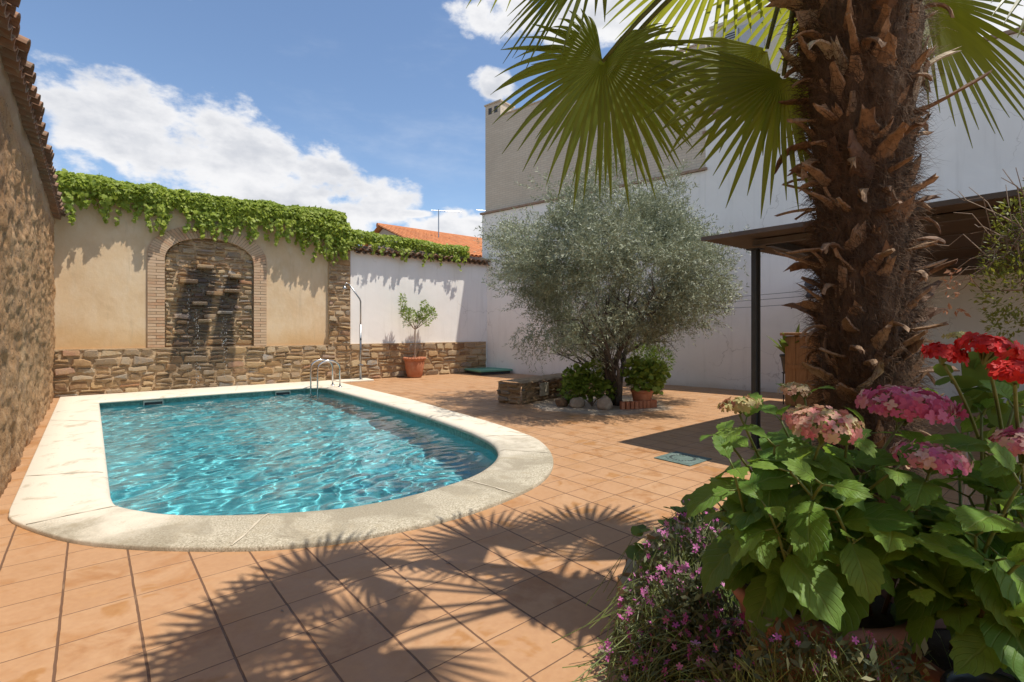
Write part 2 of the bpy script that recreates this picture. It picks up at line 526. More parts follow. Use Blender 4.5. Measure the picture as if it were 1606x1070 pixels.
def _white(nt, p):
    P = nt.pos()
    x, y, z = nt.sep(P)[:3]
    n = nt.noise(P, 0.7, 6.0, 0.6, 0.4)
    col = nt.ramp(n, [(0.3, (.80, .765, .715)), (0.6, (.87, .835, .785))])
    drip = nt.noise(nt.scale(P, (7, 7, .5)), 1.0, 5.0, 0.6)
    col = nt.mix(nt.mapr(drip, 0.50, 0.78, 0.0, 0.30), col, c4((.58, .545, .50)))
    pat = nt.mapr(nt.noise(P, 0.45, 3.0, 0.5, 0.8), 0.54, 0.57, 0.0, 0.10)
    col = nt.mix(pat, col, c4((.66, .63, .60)))
    ck = nt.voro(nt.vmath('ADD', P, nt.scale(nt.noise(P, 2.5, 4.0, col=True), (.5, .5, .5))), 0.55, feature='DISTANCE_TO_EDGE')
    crack = nt.math('MULTIPLY', nt.mapr(ck, 0.0, 0.006, 1.0, 0.0), nt.mapr(nt.noise(P, 0.5, 2.0), 0.5, 0.6))
    col = nt.mix(nt.math('MULTIPLY', crack, 0.5), col, c4((.42, .38, .34)))
    st = nt.math('MULTIPLY', nt.mapr(nt.noise(P, 3.3, 6.0, 0.7, 1.0), 0.58, 0.70), nt.mapr(z, 0.15, 1.0, 1.0, 0.0))
    col = nt.mix(nt.math('MULTIPLY', st, 0.6), col, c4((.47, .42, .37)))
    foot = nt.mapr(nt.math('ADD', z, nt.math('MULTIPLY', n, .25)), 0.12, 0.32, 1.0, 0.0)
    col = nt.mix(nt.math('MULTIPLY', foot, 0.35), col, c4((.52, .40, .30)))
    nt.put(p.inputs['Base Color'], col)
    p.inputs['Roughness'].default_value = 0.9
    p.inputs['Specular IOR Level'].default_value = 0.2
    nt.put(p.inputs['Normal'], nt.bump(nt.math('ADD', nt.noise(P, 3.0, 6.0), nt.math('MULTIPLY', nt.noise(P, 60.0, 3.0), 0.2)), 0.3, 0.02))
M_WHITE = new_mat('whitewash', _white)

def _facebrick(nt, p):
    P = nt.pos()
    x, y, z = nt.sep(P)[:3]
    bt = nt.node('ShaderNodeTexBrick')
    nt.put(bt.inputs['Vector'], nt.comb(y, z, 0.0))
    bt.inputs['Scale'].default_value = 1.0
    bt.inputs['Brick Width'].default_value = 0.25
    bt.inputs['Row Height'].default_value = 0.075
    bt.inputs['Mortar Size'].default_value = 0.007
    bt.inputs['Color1'].default_value = c4((.56, .465, .36))
    bt.inputs['Color2'].default_value = c4((.60, .51, .405))
    bt.inputs['Mortar'].default_value = c4((.44, .375, .30))
    n = nt.noise(P, 0.6, 6.0, 0.6, 0.5)
    col = nt.mix(nt.mapr(n, 0.4, 0.8, 0.0, 0.35), bt.outputs[0], c4((.33, .28, .22)))
    pink = nt.mapr(nt.noise(nt.scale(P, (2.5, 2.5, .35)), 1.0, 5.0, 0.6), 0.5, 0.8, 0.0, 0.3)
    col = nt.mix(pink, col, c4((.47, .37, .30)))
    nt.put(p.inputs['Base Color'], col)
    p.inputs['Roughness'].default_value = 0.92
    nt.put(p.inputs['Normal'], nt.bump(nt.math('ADD', bt.outputs[1], nt.math('MULTIPLY', nt.noise(P, 30.0, 3.0), -.5)), -0.25, 0.01))
M_FACEBRICK = new_mat('weathered_facing_brick', _facebrick)

def _earthwall(nt, p):
    P = nt.pos()
    x, y, z = nt.sep(P)[:3]
    n = nt.noise(nt.scale(P, (1, 1, .6)), 1.2, 6.0, 0.65, 0.5)
    n2 = nt.noise(nt.scale(P, (1, 1, .7)), 17.0, 7.0, 0.75, 0.6)
    v = nt.voro(nt.vmath('ADD', P, nt.scale(nt.noise(P, 6.0, 2.0, col=True), (.15, .15, .15))), 9.0, out='Color')
    vv = nt.sep(v)[0]
    col = nt.ramp(n, [(0.25, (.26, .145, .07)), (0.5, (.44, .26, .13)), (0.75, (.56, .37, .21))])
    col = nt.mix(nt.mapr(vv, 0.65, 0.95, 0.0, 0.45), col, c4((.24, .17, .115)))
    col = nt.mix(nt.mapr(n2, 0.45, 0.75, 0.0, 0.7), col, c4((.50, .36, .23)))
    col = nt.mix(nt.mapr(nt.noise(P, 34.0, 5.0, 0.75), 0.54, 0.66, 0.0, 0.85), col, c4((.075, .045, .03)))
    smooth_top = nt.mapr(nt.math('ADD', z, nt.math('MULTIPLY', n, .5)), 3.82, 4.05)
    col = nt.mix(smooth_top, col, c4((.42, .30, .20)))
    nt.put(p.inputs['Base Color'], col)
    p.inputs['Roughness'].default_value = 0.95
    p.inputs['Specular IOR Level'].default_value = 0.1
    nt.put(p.inputs['Normal'], nt.bump(nt.math('ADD', n2, nt.math('MULTIPLY', nt.noise(P, 40.0, 4.0, 0.7), 0.6)), 0.9, 0.03))
M_EARTH = new_mat('rammed_earth', _earthwall)

def tile_mat(name, cols):
    def b(nt, p):
        P = nt.pos()
        r = nt.attr('rnd')
        col = nt.ramp(r, [(i / (len(cols) - 1), c) for i, c in enumerate(cols)])
        n = nt.noise(P, 9.0, 6.0, 0.65)
        col = nt.mix(nt.mapr(n, 0.45, 0.7, 0.0, 0.65), col, c4((.16, .115, .08)))
        col = nt.mix(nt.mapr(nt.noise(P, 16.0, 4.0), 0.58, 0.68, 0.0, 0.5), col, c4((.33, .30, .20)))
        nt.put(p.inputs['Base Color'], col)
        p.inputs['Roughness'].default_value = 0.9
        nt.put(p.inputs['Normal'], nt.bump(n, 0.4, 0.01))
    return new_mat(name, b)
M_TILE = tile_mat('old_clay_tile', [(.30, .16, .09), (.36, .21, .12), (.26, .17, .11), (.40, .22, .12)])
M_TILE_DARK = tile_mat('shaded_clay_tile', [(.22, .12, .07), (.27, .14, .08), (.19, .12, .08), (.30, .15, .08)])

def _roof(nt, p):
    P = nt.pos()
    r = nt.attr('rnd')
    n = nt.noise(P, 1.2, 5.0)
    col = nt.ramp(r, [(0.0, (.50, .175, .06)), (0.5, (.58, .22, .08)), (1.0, (.45, .16, .06))])
    col = nt.mix(nt.mapr(n, 0.4, 0.8, 0.0, 0.4), col, c4((.42, .20, .10)))
    nt.put(p.inputs['Base Color'], col)
    p.inputs['Roughness'].default_value = 0.85
M_ROOF = new_mat('orange_roof_tile', _roof)

def leaf_mat(name, stops, rough=0.45, trans=0.35, tcol=None, spec=0.4, bumpy=0.0, veins=False):
    m = bpy.data.materials.new(name)
    m.use_nodes = True
    nt = NT(m.node_tree)
    p = m.node_tree.nodes['Principled BSDF']
    out = m.node_tree.nodes['Material Output']
    P = nt.pos()
    r = nt.attr('rnd')
    n = nt.noise(P, 14.0, 3.0)
    f = nt.math('ADD', nt.math('MULTIPLY', r, 0.8), nt.math('MULTIPLY', n, 0.2))
    col = nt.ramp(f, stops)
    if veins:
        al = nt.attr('along'); ac = nt.math('ABSOLUTE', nt.attr('across'))
        ph = nt.math('FRACT', nt.math('SUBTRACT', nt.math('MULTIPLY', al, 8.0), nt.math('MULTIPLY', nt.math('POWER', ac, 0.85), 2.6)))
        side = nt.mapr(nt.math('ABSOLUTE', nt.math('SUBTRACT', ph, 0.5)), 0.0, 0.13, 1.0, 0.0)
        rib = nt.mapr(ac, 0.02, 0.09, 1.0, 0.0)
        vein = nt.math('MAXIMUM', nt.math('MULTIPLY', side, 0.55), rib)
        col = nt.mix(nt.math('MULTIPLY', vein, 0.5), col, c4((.27, .36, .10)))
        quilt = nt.math('SUBTRACT', nt.math('MULTIPLY', nt.noise(P, 90.0, 3.0), 0.5), vein)
    nt.put(p.inputs['Base Color'], col)
    p.inputs['Roughness'].default_value = rough
    p.inputs['Specular IOR Level'].default_value = spec
    tr = nt.node('ShaderNodeBsdfTranslucent')
    if tcol:
        nt.put(tr.inputs[0], nt.mix(0.75, col, c4(tcol)))
    else:
        nt.put(tr.inputs[0], col)
    if bumpy:
        b = nt.bump(quilt if veins else nt.noise(P, 60.0, 3.0), bumpy, 0.006)
        nt.put(p.inputs['Normal'], b)
    mx = nt.node('ShaderNodeMixShader')
    mx.inputs[0].default_value = trans
    m.node_tree.links.new(p.outputs[0], mx.inputs[1])
    m.node_tree.links.new(tr.outputs[0], mx.inputs[2])
    m.node_tree.links.new(mx.outputs[0], out.inputs['Surface'])
    return m
M_VINE = leaf_mat('vine_leaf', [(0.0, (.09, .145, .014)), (0.35, (.22, .29, .032)), (0.7, (.36, .42, .055)), (1.0, (.52, .54, .12))], 0.55, 0.38, (.42, .52, .06))
M_OLIVE = leaf_mat('olive_leaf', [(0.0, (.14, .16, .08)), (0.4, (.27, .29, .18)), (0.75, (.35, .37, .25)), (1.0, (.54, .55, .43))], 0.5, 0.18)
M_PALM = leaf_mat('palm_leaf', [(0.0, (.055, .078, .012)), (0.5, (.09, .12, .018)), (1.0, (.15, .175, .03))], 0.38, 0.50, (.52, .52, .04))
M_HYD = leaf_mat('hydrangea_leaf', [(0.0, (.05, .115, .016)), (0.5, (.11, .22, .03)), (1.0, (.23, .35, .055))], 0.5, 0.38, (.36, .54, .06), spec=0.28, bumpy=0.6, veins=True)
M_ROUND = leaf_mat('round_leaf', [(0.0, (.045, .085, .012)), (0.5, (.09, .155, .022)), (1.0, (.17, .24, .045))], 0.55, 0.3, (.30, .42, .06), spec=0.25)
M_SHRUB = leaf_mat('shrub_leaf', [(0.0, (.08, .125, .018)), (0.5, (.20, .29, .04)), (1.0, (.34, .42, .08))], 0.5, 0.3, (.20, .30, .05))
M_BUSH = leaf_mat('climber_leaf', [(0.0, (.05, .065, .010)), (0.5, (.14, .155, .022)), (0.85, (.25, .25, .04)), (1.0, (.34, .21, .06))], 0.5, 0.3, (.35, .38, .05))
M_GREYLEAF = leaf_mat('grey_green_leaf', [(0.0, (.07, .09, .04)), (0.6, (.14, .16, .075)), (1.0, (.24, .22, .11))], 0.6, 0.2)
M_PINK = leaf_mat('pink_petal', [(0.0, (.52, .08, .34)), (0.5, (.64, .17, .46)), (1.0, (.72, .36, .58))], 0.6, 0.35)
M_MAGENTA = leaf_mat('hydrangea_pink_petal', [(0.0, (.60, .07, .18)), (0.4, (.70, .16, .28)), (0.68, (.76, .36, .38)), (1.0, (.76, .64, .38))], 0.6, 0.3)
M_CREAM = leaf_mat('hydrangea_cream_petal', [(0.0, (.60, .12, .17)), (0.35, (.62, .30, .24)), (0.7, (.62, .50, .27)), (1.0, (.56, .54, .26))], 0.6, 0.3)
M_BUD = leaf_mat('hydrangea_green_bud', [(0.0, (.50, .16, .14)), (0.4, (.48, .36, .16)), (1.0, (.46, .46, .18))], 0.6, 0.3)
M_RED = leaf_mat('geranium_red_petal', [(0.0, (.42, .008, .008)), (0.6, (.60, .018, .014)), (1.0, (.70, .05, .03))], 0.55, 0.25)

def _bark(nt, p):
    P = nt.pos()
    n = nt.noise(nt.scale(P, (6, 6, 2)), 3.0, 6.0, 0.7, 0.6)
    nt.put(p.inputs['Base Color'], nt.ramp(n, [(0.3, (.045, .035, .028)), (0.7, (.16, .13, .10))]))
    p.inputs['Roughness'].default_value = 0.95
    nt.put(p.inputs['Normal'], nt.bump(n, 0.8, 0.03))
M_BARK = new_mat('olive_bark', _bark)

def _fibre(nt, p):
    P = nt.pos()
    n = nt.noise(nt.scale(P, (1, 1, .35)), 30.0, 6.0, 0.7, 0.8)
    nt.put(p.inputs['Base Color'], nt.ramp(n, [(0.3, (.045, .026, .015)), (0.7, (.21, .125, .07))]))
    p.inputs['Roughness'].default_value = 0.95
    nt.put(p.inputs['Normal'], nt.bump(n, 1.0, 0.03))
M_FIBRE = new_mat('palm_fibre', _fibre)

def _stub(nt, p):
    P = nt.pos()
    r = nt.node('ShaderNodeObjectInfo').outputs['Random']
    n = nt.noise(nt.scale(P, (1, 1, .35)), 55.0, 6.0, 0.7, 0.6)
    col = nt.ramp(r, [(0.0, (.15, .08, .045)), (0.45, (.25, .145, .08)), (0.75, (.35, .22, .125)), (0.85, (.44, .35, .24)), (1.0, (.50, .42, .31))])
    col = nt.mix(nt.mapr(n, 0.4, 0.7, 0.0, 0.7), col, c4((.085, .042, .022)))
    nt.put(p.inputs['Base Color'], col)
    p.inputs['Roughness'].default_value = 0.75
    nt.put(p.inputs['Normal'], nt.bump(n, 0.5, 0.01))
M_STUB = new_mat('dry_leaf_base', _stub)

def _terracotta(nt, p):
    P = nt.pos()
    n = nt.noise(P, 6.0, 6.0, 0.65, 0.5)
    col = nt.ramp(n, [(0.3, (.36, .125, .055)), (0.6, (.46, .175, .085)), (0.8, (.50, .26, .15))])
    col = nt.mix(nt.mapr(nt.noise(P, 3.0, 5.0), 0.55, 0.75, 0.0, 0.4), col, c4((.48, .33, .22)))
    nt.put(p.inputs['Base Color'], col)
    p.inputs['Roughness'].default_value = 0.8
    nt.put(p.inputs['Normal'], nt.bump(n, 0.25, 0.01))
M_TERRA = new_mat('terracotta_pot', _terracotta)

def simple(name, a, b, scale=8.0, rough=0.5, metal=0.0, bump=0.2, stretch=(1, 1, 1)):
    def f(nt, p):
        P = nt.pos()
        n = nt.noise(nt.scale(P, stretch), scale, 5.0, 0.6, 0.3)
        nt.put(p.inputs['Base Color'], nt.ramp(n, [(0.3, a), (0.7, b)]))
        nt.put(p.inputs['Roughness'], nt.mapr(n, 0.2, 0.8, max(rough - .08, 0), min(rough + .08, 1)))
        p.inputs['Metallic'].default_value = metal
        nt.put(p.inputs['Normal'], nt.bump(n, bump, 0.005))
    return new_mat(name, f)
M_TERRA_OLD = simple('weathered_terracotta', (.24, .095, .055), (.36, .17, .11), 6.0, 0.7, 0.0, 0.3)
M_STEEL = simple('polished_steel', (.52, .52, .52), (.62, .62, .62), 30, 0.18, 1.0, 0.02)
M_GALV = simple('galvanised_pipe', (.30, .31, .32), (.42, .43, .44), 30, 0.38, 1.0, 0.05)
M_DARKMETAL = simple('dark_painted_steel', (.020, .020, .018), (.035, .034, .030), 14, 0.45, 0.0, 0.1)
M_ROOFSHEET = simple('brown_roof_sheet', (.075, .052, .038), (.125, .09, .066), 3.0, 0.6, 0.0, 0.2)
M_BEAM = simple('grey_brown_beam', (.12, .09, .07), (.18, .14, .11), 5.0, 0.65)
M_WOOD = simple('varnished_pine', (.30, .13, .045), (.44, .22, .09), 4.0, 0.5, 0.0, 0.15, (9, 9, 1))
M_GREEN = simple('green_painted_board', (.11, .30, .20), (.15, .37, .26), 2.5, 0.7)
M_DRAIN = simple('green_drain_iron', (.07, .11, .095), (.14, .19, .165), 20, 0.6)
M_BLACKPOT = simple('black_plastic_pot', (.018, .018, .02), (.03, .03, .032), 10, 0.4)
M_PLASTIC = simple('grey_plastic_chair', (.30, .28, .26), (.36, .34, .32), 6, 0.45)
M_BLUE = simple('blue_painted_seat', (.06, .08, .11), (.10, .12, .15), 6, 0.5)
M_PALEWOOD = simple('pale_wood_leg', (.46, .36, .25), (.55, .45, .33), 6, 0.6)
M_SOIL = simple('potting_soil', (.035, .024, .016), (.075, .052, .034), 25, 0.95, 0.0, 0.8)
M_SHUTTER = simple('grey_shutter_paint', (.40, .42, .45), (.47, .49, .52), 3, 0.5)
M_DARKGAP = simple('dark_opening', (.03, .03, .035), (.05, .05, .055), 3, 0.6)
M_ROCK = simple('garden_rock', (.26, .19, .13), (.44, .35, .26), 7, 0.9, 0.0, 0.6)
M_STEM = simple('green_stem', (.10, .14, .03), (.17, .20, .05), 20, 0.55)
M_STEMRED = simple('brown_stem', (.16, .085, .04), (.24, .14, .07), 20, 0.6)
M_PLAQUE = simple('pale_stone_plaque', (.36, .33, .25), (.5, .46, .36), 12, 0.85, 0.0, 0.4)
M_CORNICE = simple('brown_clay_cornice', (.24, .15, .10), (.36, .25, .18), 6, 0.85, 0.0, 0.4)
M_CREAMWALL = simple('cream_render', (.60, .55, .43), (.68, .63, .52), 2.0, 0.9)
M_GABLE = simple('grey_render', (.36, .32, .27), (.45, .40, .34), 1.5, 0.9)
M_DRYTWIG = simple('dry_twig', (.20, .14, .10), (.30, .22, .16), 20, 0.9)
M_PETIOLE = simple('palm_petiole', (.10, .13, .03), (.17, .19, .05), 12, 0.45)
def _spray(nt, p):
    p.inputs['Base Color'].default_value = (.95, .98, 1, 1)
    p.inputs['Roughness'].default_value = 0.15
    p.inputs['Transmission Weight'].default_value = 0.7
    p.inputs['IOR'].default_value = 1.33
M_SPRAY = new_mat('falling_water', _spray)
# ---------------------------------------------------------------- pool outline
IN_KEYS = [
    [(.12, 13.45), (.12, 10), (.12, 7), (.12, 5.72)],
    [(.12, 5.72), (.17, 5.36), (.42, 4.91), (.7, 4.62), (1.01, 4.39), (1.35, 4.19), (1.66, 4.06), (2.05, 4.0)],
    [(2.05, 4.0), (2.44, 4.02), (2.85, 4.1), (3.21, 4.26), (3.55, 4.5), (3.82, 4.80), (4.06, 5.26), (4.24, 5.96)],
    [(4.24, 5.96), (4.36, 6.9), (4.46, 8.04), (4.56, 10), (4.63, 12.7)],
    [(4.63, 12.7), (4.6, 12.95), (4.48, 13.2), (4.25, 13.36)],
    [(4.25, 13.36), (3.2, 13.42), (2.1, 13.45), (.12, 13.45)]]
OUT_KEYS = [
    [(-.51, 14.72), (-.51, 10), (-.51, 7), (-.51, 5.8)],
    [(-.51, 5.8), (-.46, 5.45), (-.14, 4.75), (.19, 4.31), (.52, 3.99), (.85, 3.72), (1.12, 3.56), (1.41, 3.44), (1.98, 3.33)],
    [(1.98, 3.33), (2.4, 3.33), (2.9, 3.41), (3.38, 3.57), (3.8, 3.85), (4.14, 4.2), (4.42, 4.6), (4.63, 5.05), (4.78, 5.71)],
    [(4.78, 5.71), (4.9, 6.6), (5.03, 8), (5.18, 9.66), (5.28, 12.5)],
    [(5.28, 12.5), (5.31, 13.3), (5.33, 14.0), (5.33, 14.58)],
    [(5.33, 14.58), (3.2, 14.68), (2.1, 14.72), (-.51, 14.72)]]
NSEG = [30, 44, 44, 34, 10, 20]

def spline(keys, n):
    k = [Vector((a[0], a[1], 0)) for a in keys]
    L = [0.0]
    for a, b in zip(k, k[1:]):
        L.append(L[-1] + (b - a).length)
    out = []
    for i in range(n):
        s = L[-1] * i / n
        j = max(q for q in range(len(k) - 1) if L[q] <= s + 1e-9)
        t = (s - L[j]) / (L[j + 1] - L[j])
        p0 = k[j - 1] if j > 0 else k[j] * 2 - k[j + 1]
        p3 = k[j + 2] if j + 2 < len(k) else k[j + 1] * 2 - k[j]
        p1, p2 = k[j], k[j + 1]
        out.append(0.5 * ((2 * p1) + (p2 - p0) * t + (2 * p0 - 5 * p1 + 4 * p2 - p3) * t * t + (3 * p1 - p0 - 3 * p2 + p3) * t ** 3))
    return out

INNER = []; OUTER = []
for a, b, n in zip(IN_KEYS, OUT_KEYS, NSEG):
    INNER += spline(a, n); OUTER += spline(b, n)
NP = len(INNER)

def blend(t, z):
    """ring between the inner (t=0) and outer (t=1) outline; t in metres near the rims if written as a tuple"""
    return [(i.x + (o.x - i.x) * t, i.y + (o.y - i.y) * t, z) for i, o in zip(INNER, OUTER)]

def ring_mesh(rings):
    vs = [p for r in rings for p in r]
    fs = []
    for a in range(len(rings) - 1):
        for k in range(NP):
            k2 = (k + 1) % NP
            fs.append((a * NP + k, a * NP + k2, (a + 1) * NP + k2, (a + 1) * NP + k))
    return vs, fs

def poly_with_hole(outer, hole, z):
    polys = [[Vector((x, y, 0)) for x, y in outer], [Vector((x, y, 0)) for x, y in hole]]
    tris = tessellate_polygon(polys)
    pts = [(x, y, z) for x, y in outer] + [(x, y, z) for x, y in hole]
    return pts, [tuple(t) if (Vector(pts[t[1]]) - Vector(pts[t[0]])).cross(Vector(pts[t[2]]) - Vector(pts[t[0]])).z > 0 else tuple(reversed(t)) for t in tris]

# ---------------------------------------------------------------- ground and paving
YARD = [(-.75, -7), (15.2, -7), (15.2, 15.0), (-.75, 15.0)]
mid = [(p[0], p[1]) for p in blend(0.45, 0)]
v, f = poly_with_hole(YARD, mid, 0.0)
structure(add_obj('floor', v, f, M_FLOOR))
v, f = poly_with_hole([(-400, -400), (400, -400), (400, 400), (-400, 400)], YARD, -0.01)
structure(add_obj('ground', v, f, M_GROUND))

# ---------------------------------------------------------------- pool
pool = thing('swimming_pool', 'rounded swimming pool with wide pale stone coping and turquoise mosaic inside', 'swimming pool', (2.2, 9, 0))
cop = ring_mesh([blend(1.0, -0.012), blend(1.0, 0.022), blend(0.985, 0.034), blend(0.6, 0.038), blend(0.2, 0.042), blend(0.10, 0.040),
                 blend(0.03, 0.030), blend(-0.02, 0.008), blend(-0.03, -0.015), blend(-0.02, -0.035), blend(0.08, -0.045)])
add_obj('coping', cop[0], cop[1], M_COPING, pool, smooth=True)
# mortar joints across the coping
M_MORTAR = simple('pale_mortar', (.48, .41, .30), (.60, .53, .41), 20, 0.9)
JOINTS = [12, 26, 37, 58, 84, 101, 112, 134, 152, 170]
cum = 0
for j in JOINTS:
    mb = MB()
    a = Vector((INNER[j].x, INNER[j].y, 0)); b = Vector((OUTER[j].x, OUTER[j].y, 0))
    d = (b - a); n = Vector((-d.y, d.x, 0)).normalized() * 0.007
    rows = []
    for i in range(13):
        t = 0.03 + 0.955 * i / 12
        p = a + d * t + n * (0.7 * math.sin(i * .8 + j))
        z = 0.0395 if t < 0.1 else 0.0455 - 0.006 * max(0, (t - .2) / .8)
        if t < 0.1: z = 0.034 + 0.08 * (t - .03)
        w = 1 + .5 * math.sin(i * 1.3 + j)
        rows += [tuple(p - n * w + Vector((0, 0, z + .001))), tuple(p + n * w + Vector((0, 0, z + .001)))]
    mb.add(rows, [(2 * i, 2 * i + 1, 2 * i + 3, 2 * i + 2) for i in range(12)])
    mb.build('mortar_joint', M_MORTAR, pool)
bas = ring_mesh([blend(0.04, -0.04), blend(0.04, -0.19), blend(0.04, -0.6), blend(0.04, -1.36)])
nb = len(bas[0])
fl = [Vector(p) for p in blend(0.04, -1.35)]
tr = tessellate_polygon([[Vector((p.x, p.y, 0)) for p in fl]])
bv = bas[0] + [tuple(p) for p in fl]
bfaces = bas[1] + [tuple(i + nb for i in t) for t in tr]
basin = add_obj('basin', bv, bfaces, M_MOSAIC, pool)
basin.cycles.is_caustics_receiver = True
for (sx, sy) in ((1.05, 13.41), (3.70, 13.37)):
    mb = MB()
    mb.box((sx, sy - .008, -.06), (.36, .03, .03)).box((sx, sy - .008, -.145), (.36, .03, .02))
    mb.box((sx - .17, sy - .008, -.105), (.02, .03, .06)).box((sx + .17, sy - .008, -.105), (.02, .03, .06))
    sk = mb.build('skimmer', simple('skimmer_frame', (.12, .17, .16), (.18, .23, .22), 9, 0.5), pool)
    LOC[sk.name] = LOC[pool.name]
    MB().box((sx, sy + .006, -.105), (.32, .01, .055)).build('opening', M_DARKGAP, sk)

# water surface: a fine grid with small crossing waves
GX, GY = np.meshgrid(np.arange(-.03, 4.85, .03), np.arange(3.8, 13.65, .03), indexing='ij')
poly = [(p[0], p[1]) for p in blend(0.10, 0)]
inside = np.zeros(GX.shape, bool)
px = np.array([p[0] for p in poly]); py = np.array([p[1] for p in poly])
for i in range(len(poly)):
    x1, y1, x2, y2 = px[i - 1], py[i - 1], px[i], py[i]
    if y1 == y2:
        continue
    c = ((y1 > GY) != (y2 > GY)) & (GX < (x2 - x1) * (GY - y1) / (y2 - y1) + x1)
    inside ^= c
Z = np.zeros(GX.shape)
wr = np.random.default_rng(5)
for k in range(46):
    lam = 0.16 * (1.055 ** k) * 0.95
    th = wr.normal(2.3, 0.75)
    amp = 0.0031 * lam ** 0.9 * wr.uniform(.4, 1.2)
    wx, wy = math.cos(th), math.sin(th)
    warp = 0.10 * np.sin(GX * wr.uniform(1, 3) + GY * wr.uniform(1, 3) + wr.uniform(0, 6))
    Z += amp * np.sin((GX * wx + GY * wy + warp) * 2 * math.pi / lam + wr.uniform(0, 6.28))
# rings spreading from the inlet on the right and from the falling water
for (cx, cy, am, lam, fall) in ((3.45, 5.35, .006, .20, .9), (2.6, 13.0, .006, .22, 1.2), (2.2, 8.3, .0022, .25, 2.0)):
    rr = np.sqrt((GX - cx) ** 2 + (GY - cy) ** 2)
    Z += am * np.exp(-rr / fall) * np.sin(rr * 2 * math.pi / lam)
idx = -np.ones(GX.shape, int)
idx[inside] = np.arange(inside.sum())
wv = np.stack([GX[inside], GY[inside], Z[inside] - .125], 1)
q = inside[:-1, :-1] & inside[1:, :-1] & inside[1:, 1:] & inside[:-1, 1:]
wf = np.stack([idx[:-1, :-1][q], idx[1:, :-1][q], idx[1:, 1:][q], idx[:-1, 1:][q]], 1)
water = structure(add_obj('water', wv, wf, M_WATER, smooth=True))
water.cycles.is_caustics_caster = True

# ladder
lad = thing('pool_ladder', 'chrome pool ladder with two arched handrails at the far pool corner', 'pool ladder', (4.6, 12.9, 0))
for y in (12.60, 13.10):
    pts = [(4.86, y, .03), (4.86, y, .50)]
    for i in range(11):
        t = math.pi * i / 10
        pts.append((4.58 + .28 * math.cos(t), y, .52 + .20 * math.sin(t)))
    pts += [(4.30, y, .3), (4.30, y, -.3), (4.30, y, -.95)]
    MB().tube(pts, .021, 12).build('handrail', M_STEEL, lad, smooth=True)
    MB().lathe([(0, .062), (.045, .06), (.055, .045), (.055, .03)], (4.86, y, 0), 20).build('flange', M_STEEL, lad, smooth=True)
for z in (-.35, -.62, -.89):
    MB().box((4.30, 12.85, z), (.08, .5, .025), bev=.006).build('tread', M_STEEL, lad)

# ---------------------------------------------------------------- back wall frame
WA = Vector((-.63, 14.95, 0)); WD = Vector((11.48, -.60, 0)).normalized(); WN = Vector((WD.y, -WD.x, 0))
def bw(s, z, off=0.0):
    p = WA + WD * s + WN * off
    return (p.x, p.y, z)
BW_ANG = math.atan2(WD.y, WD.x)

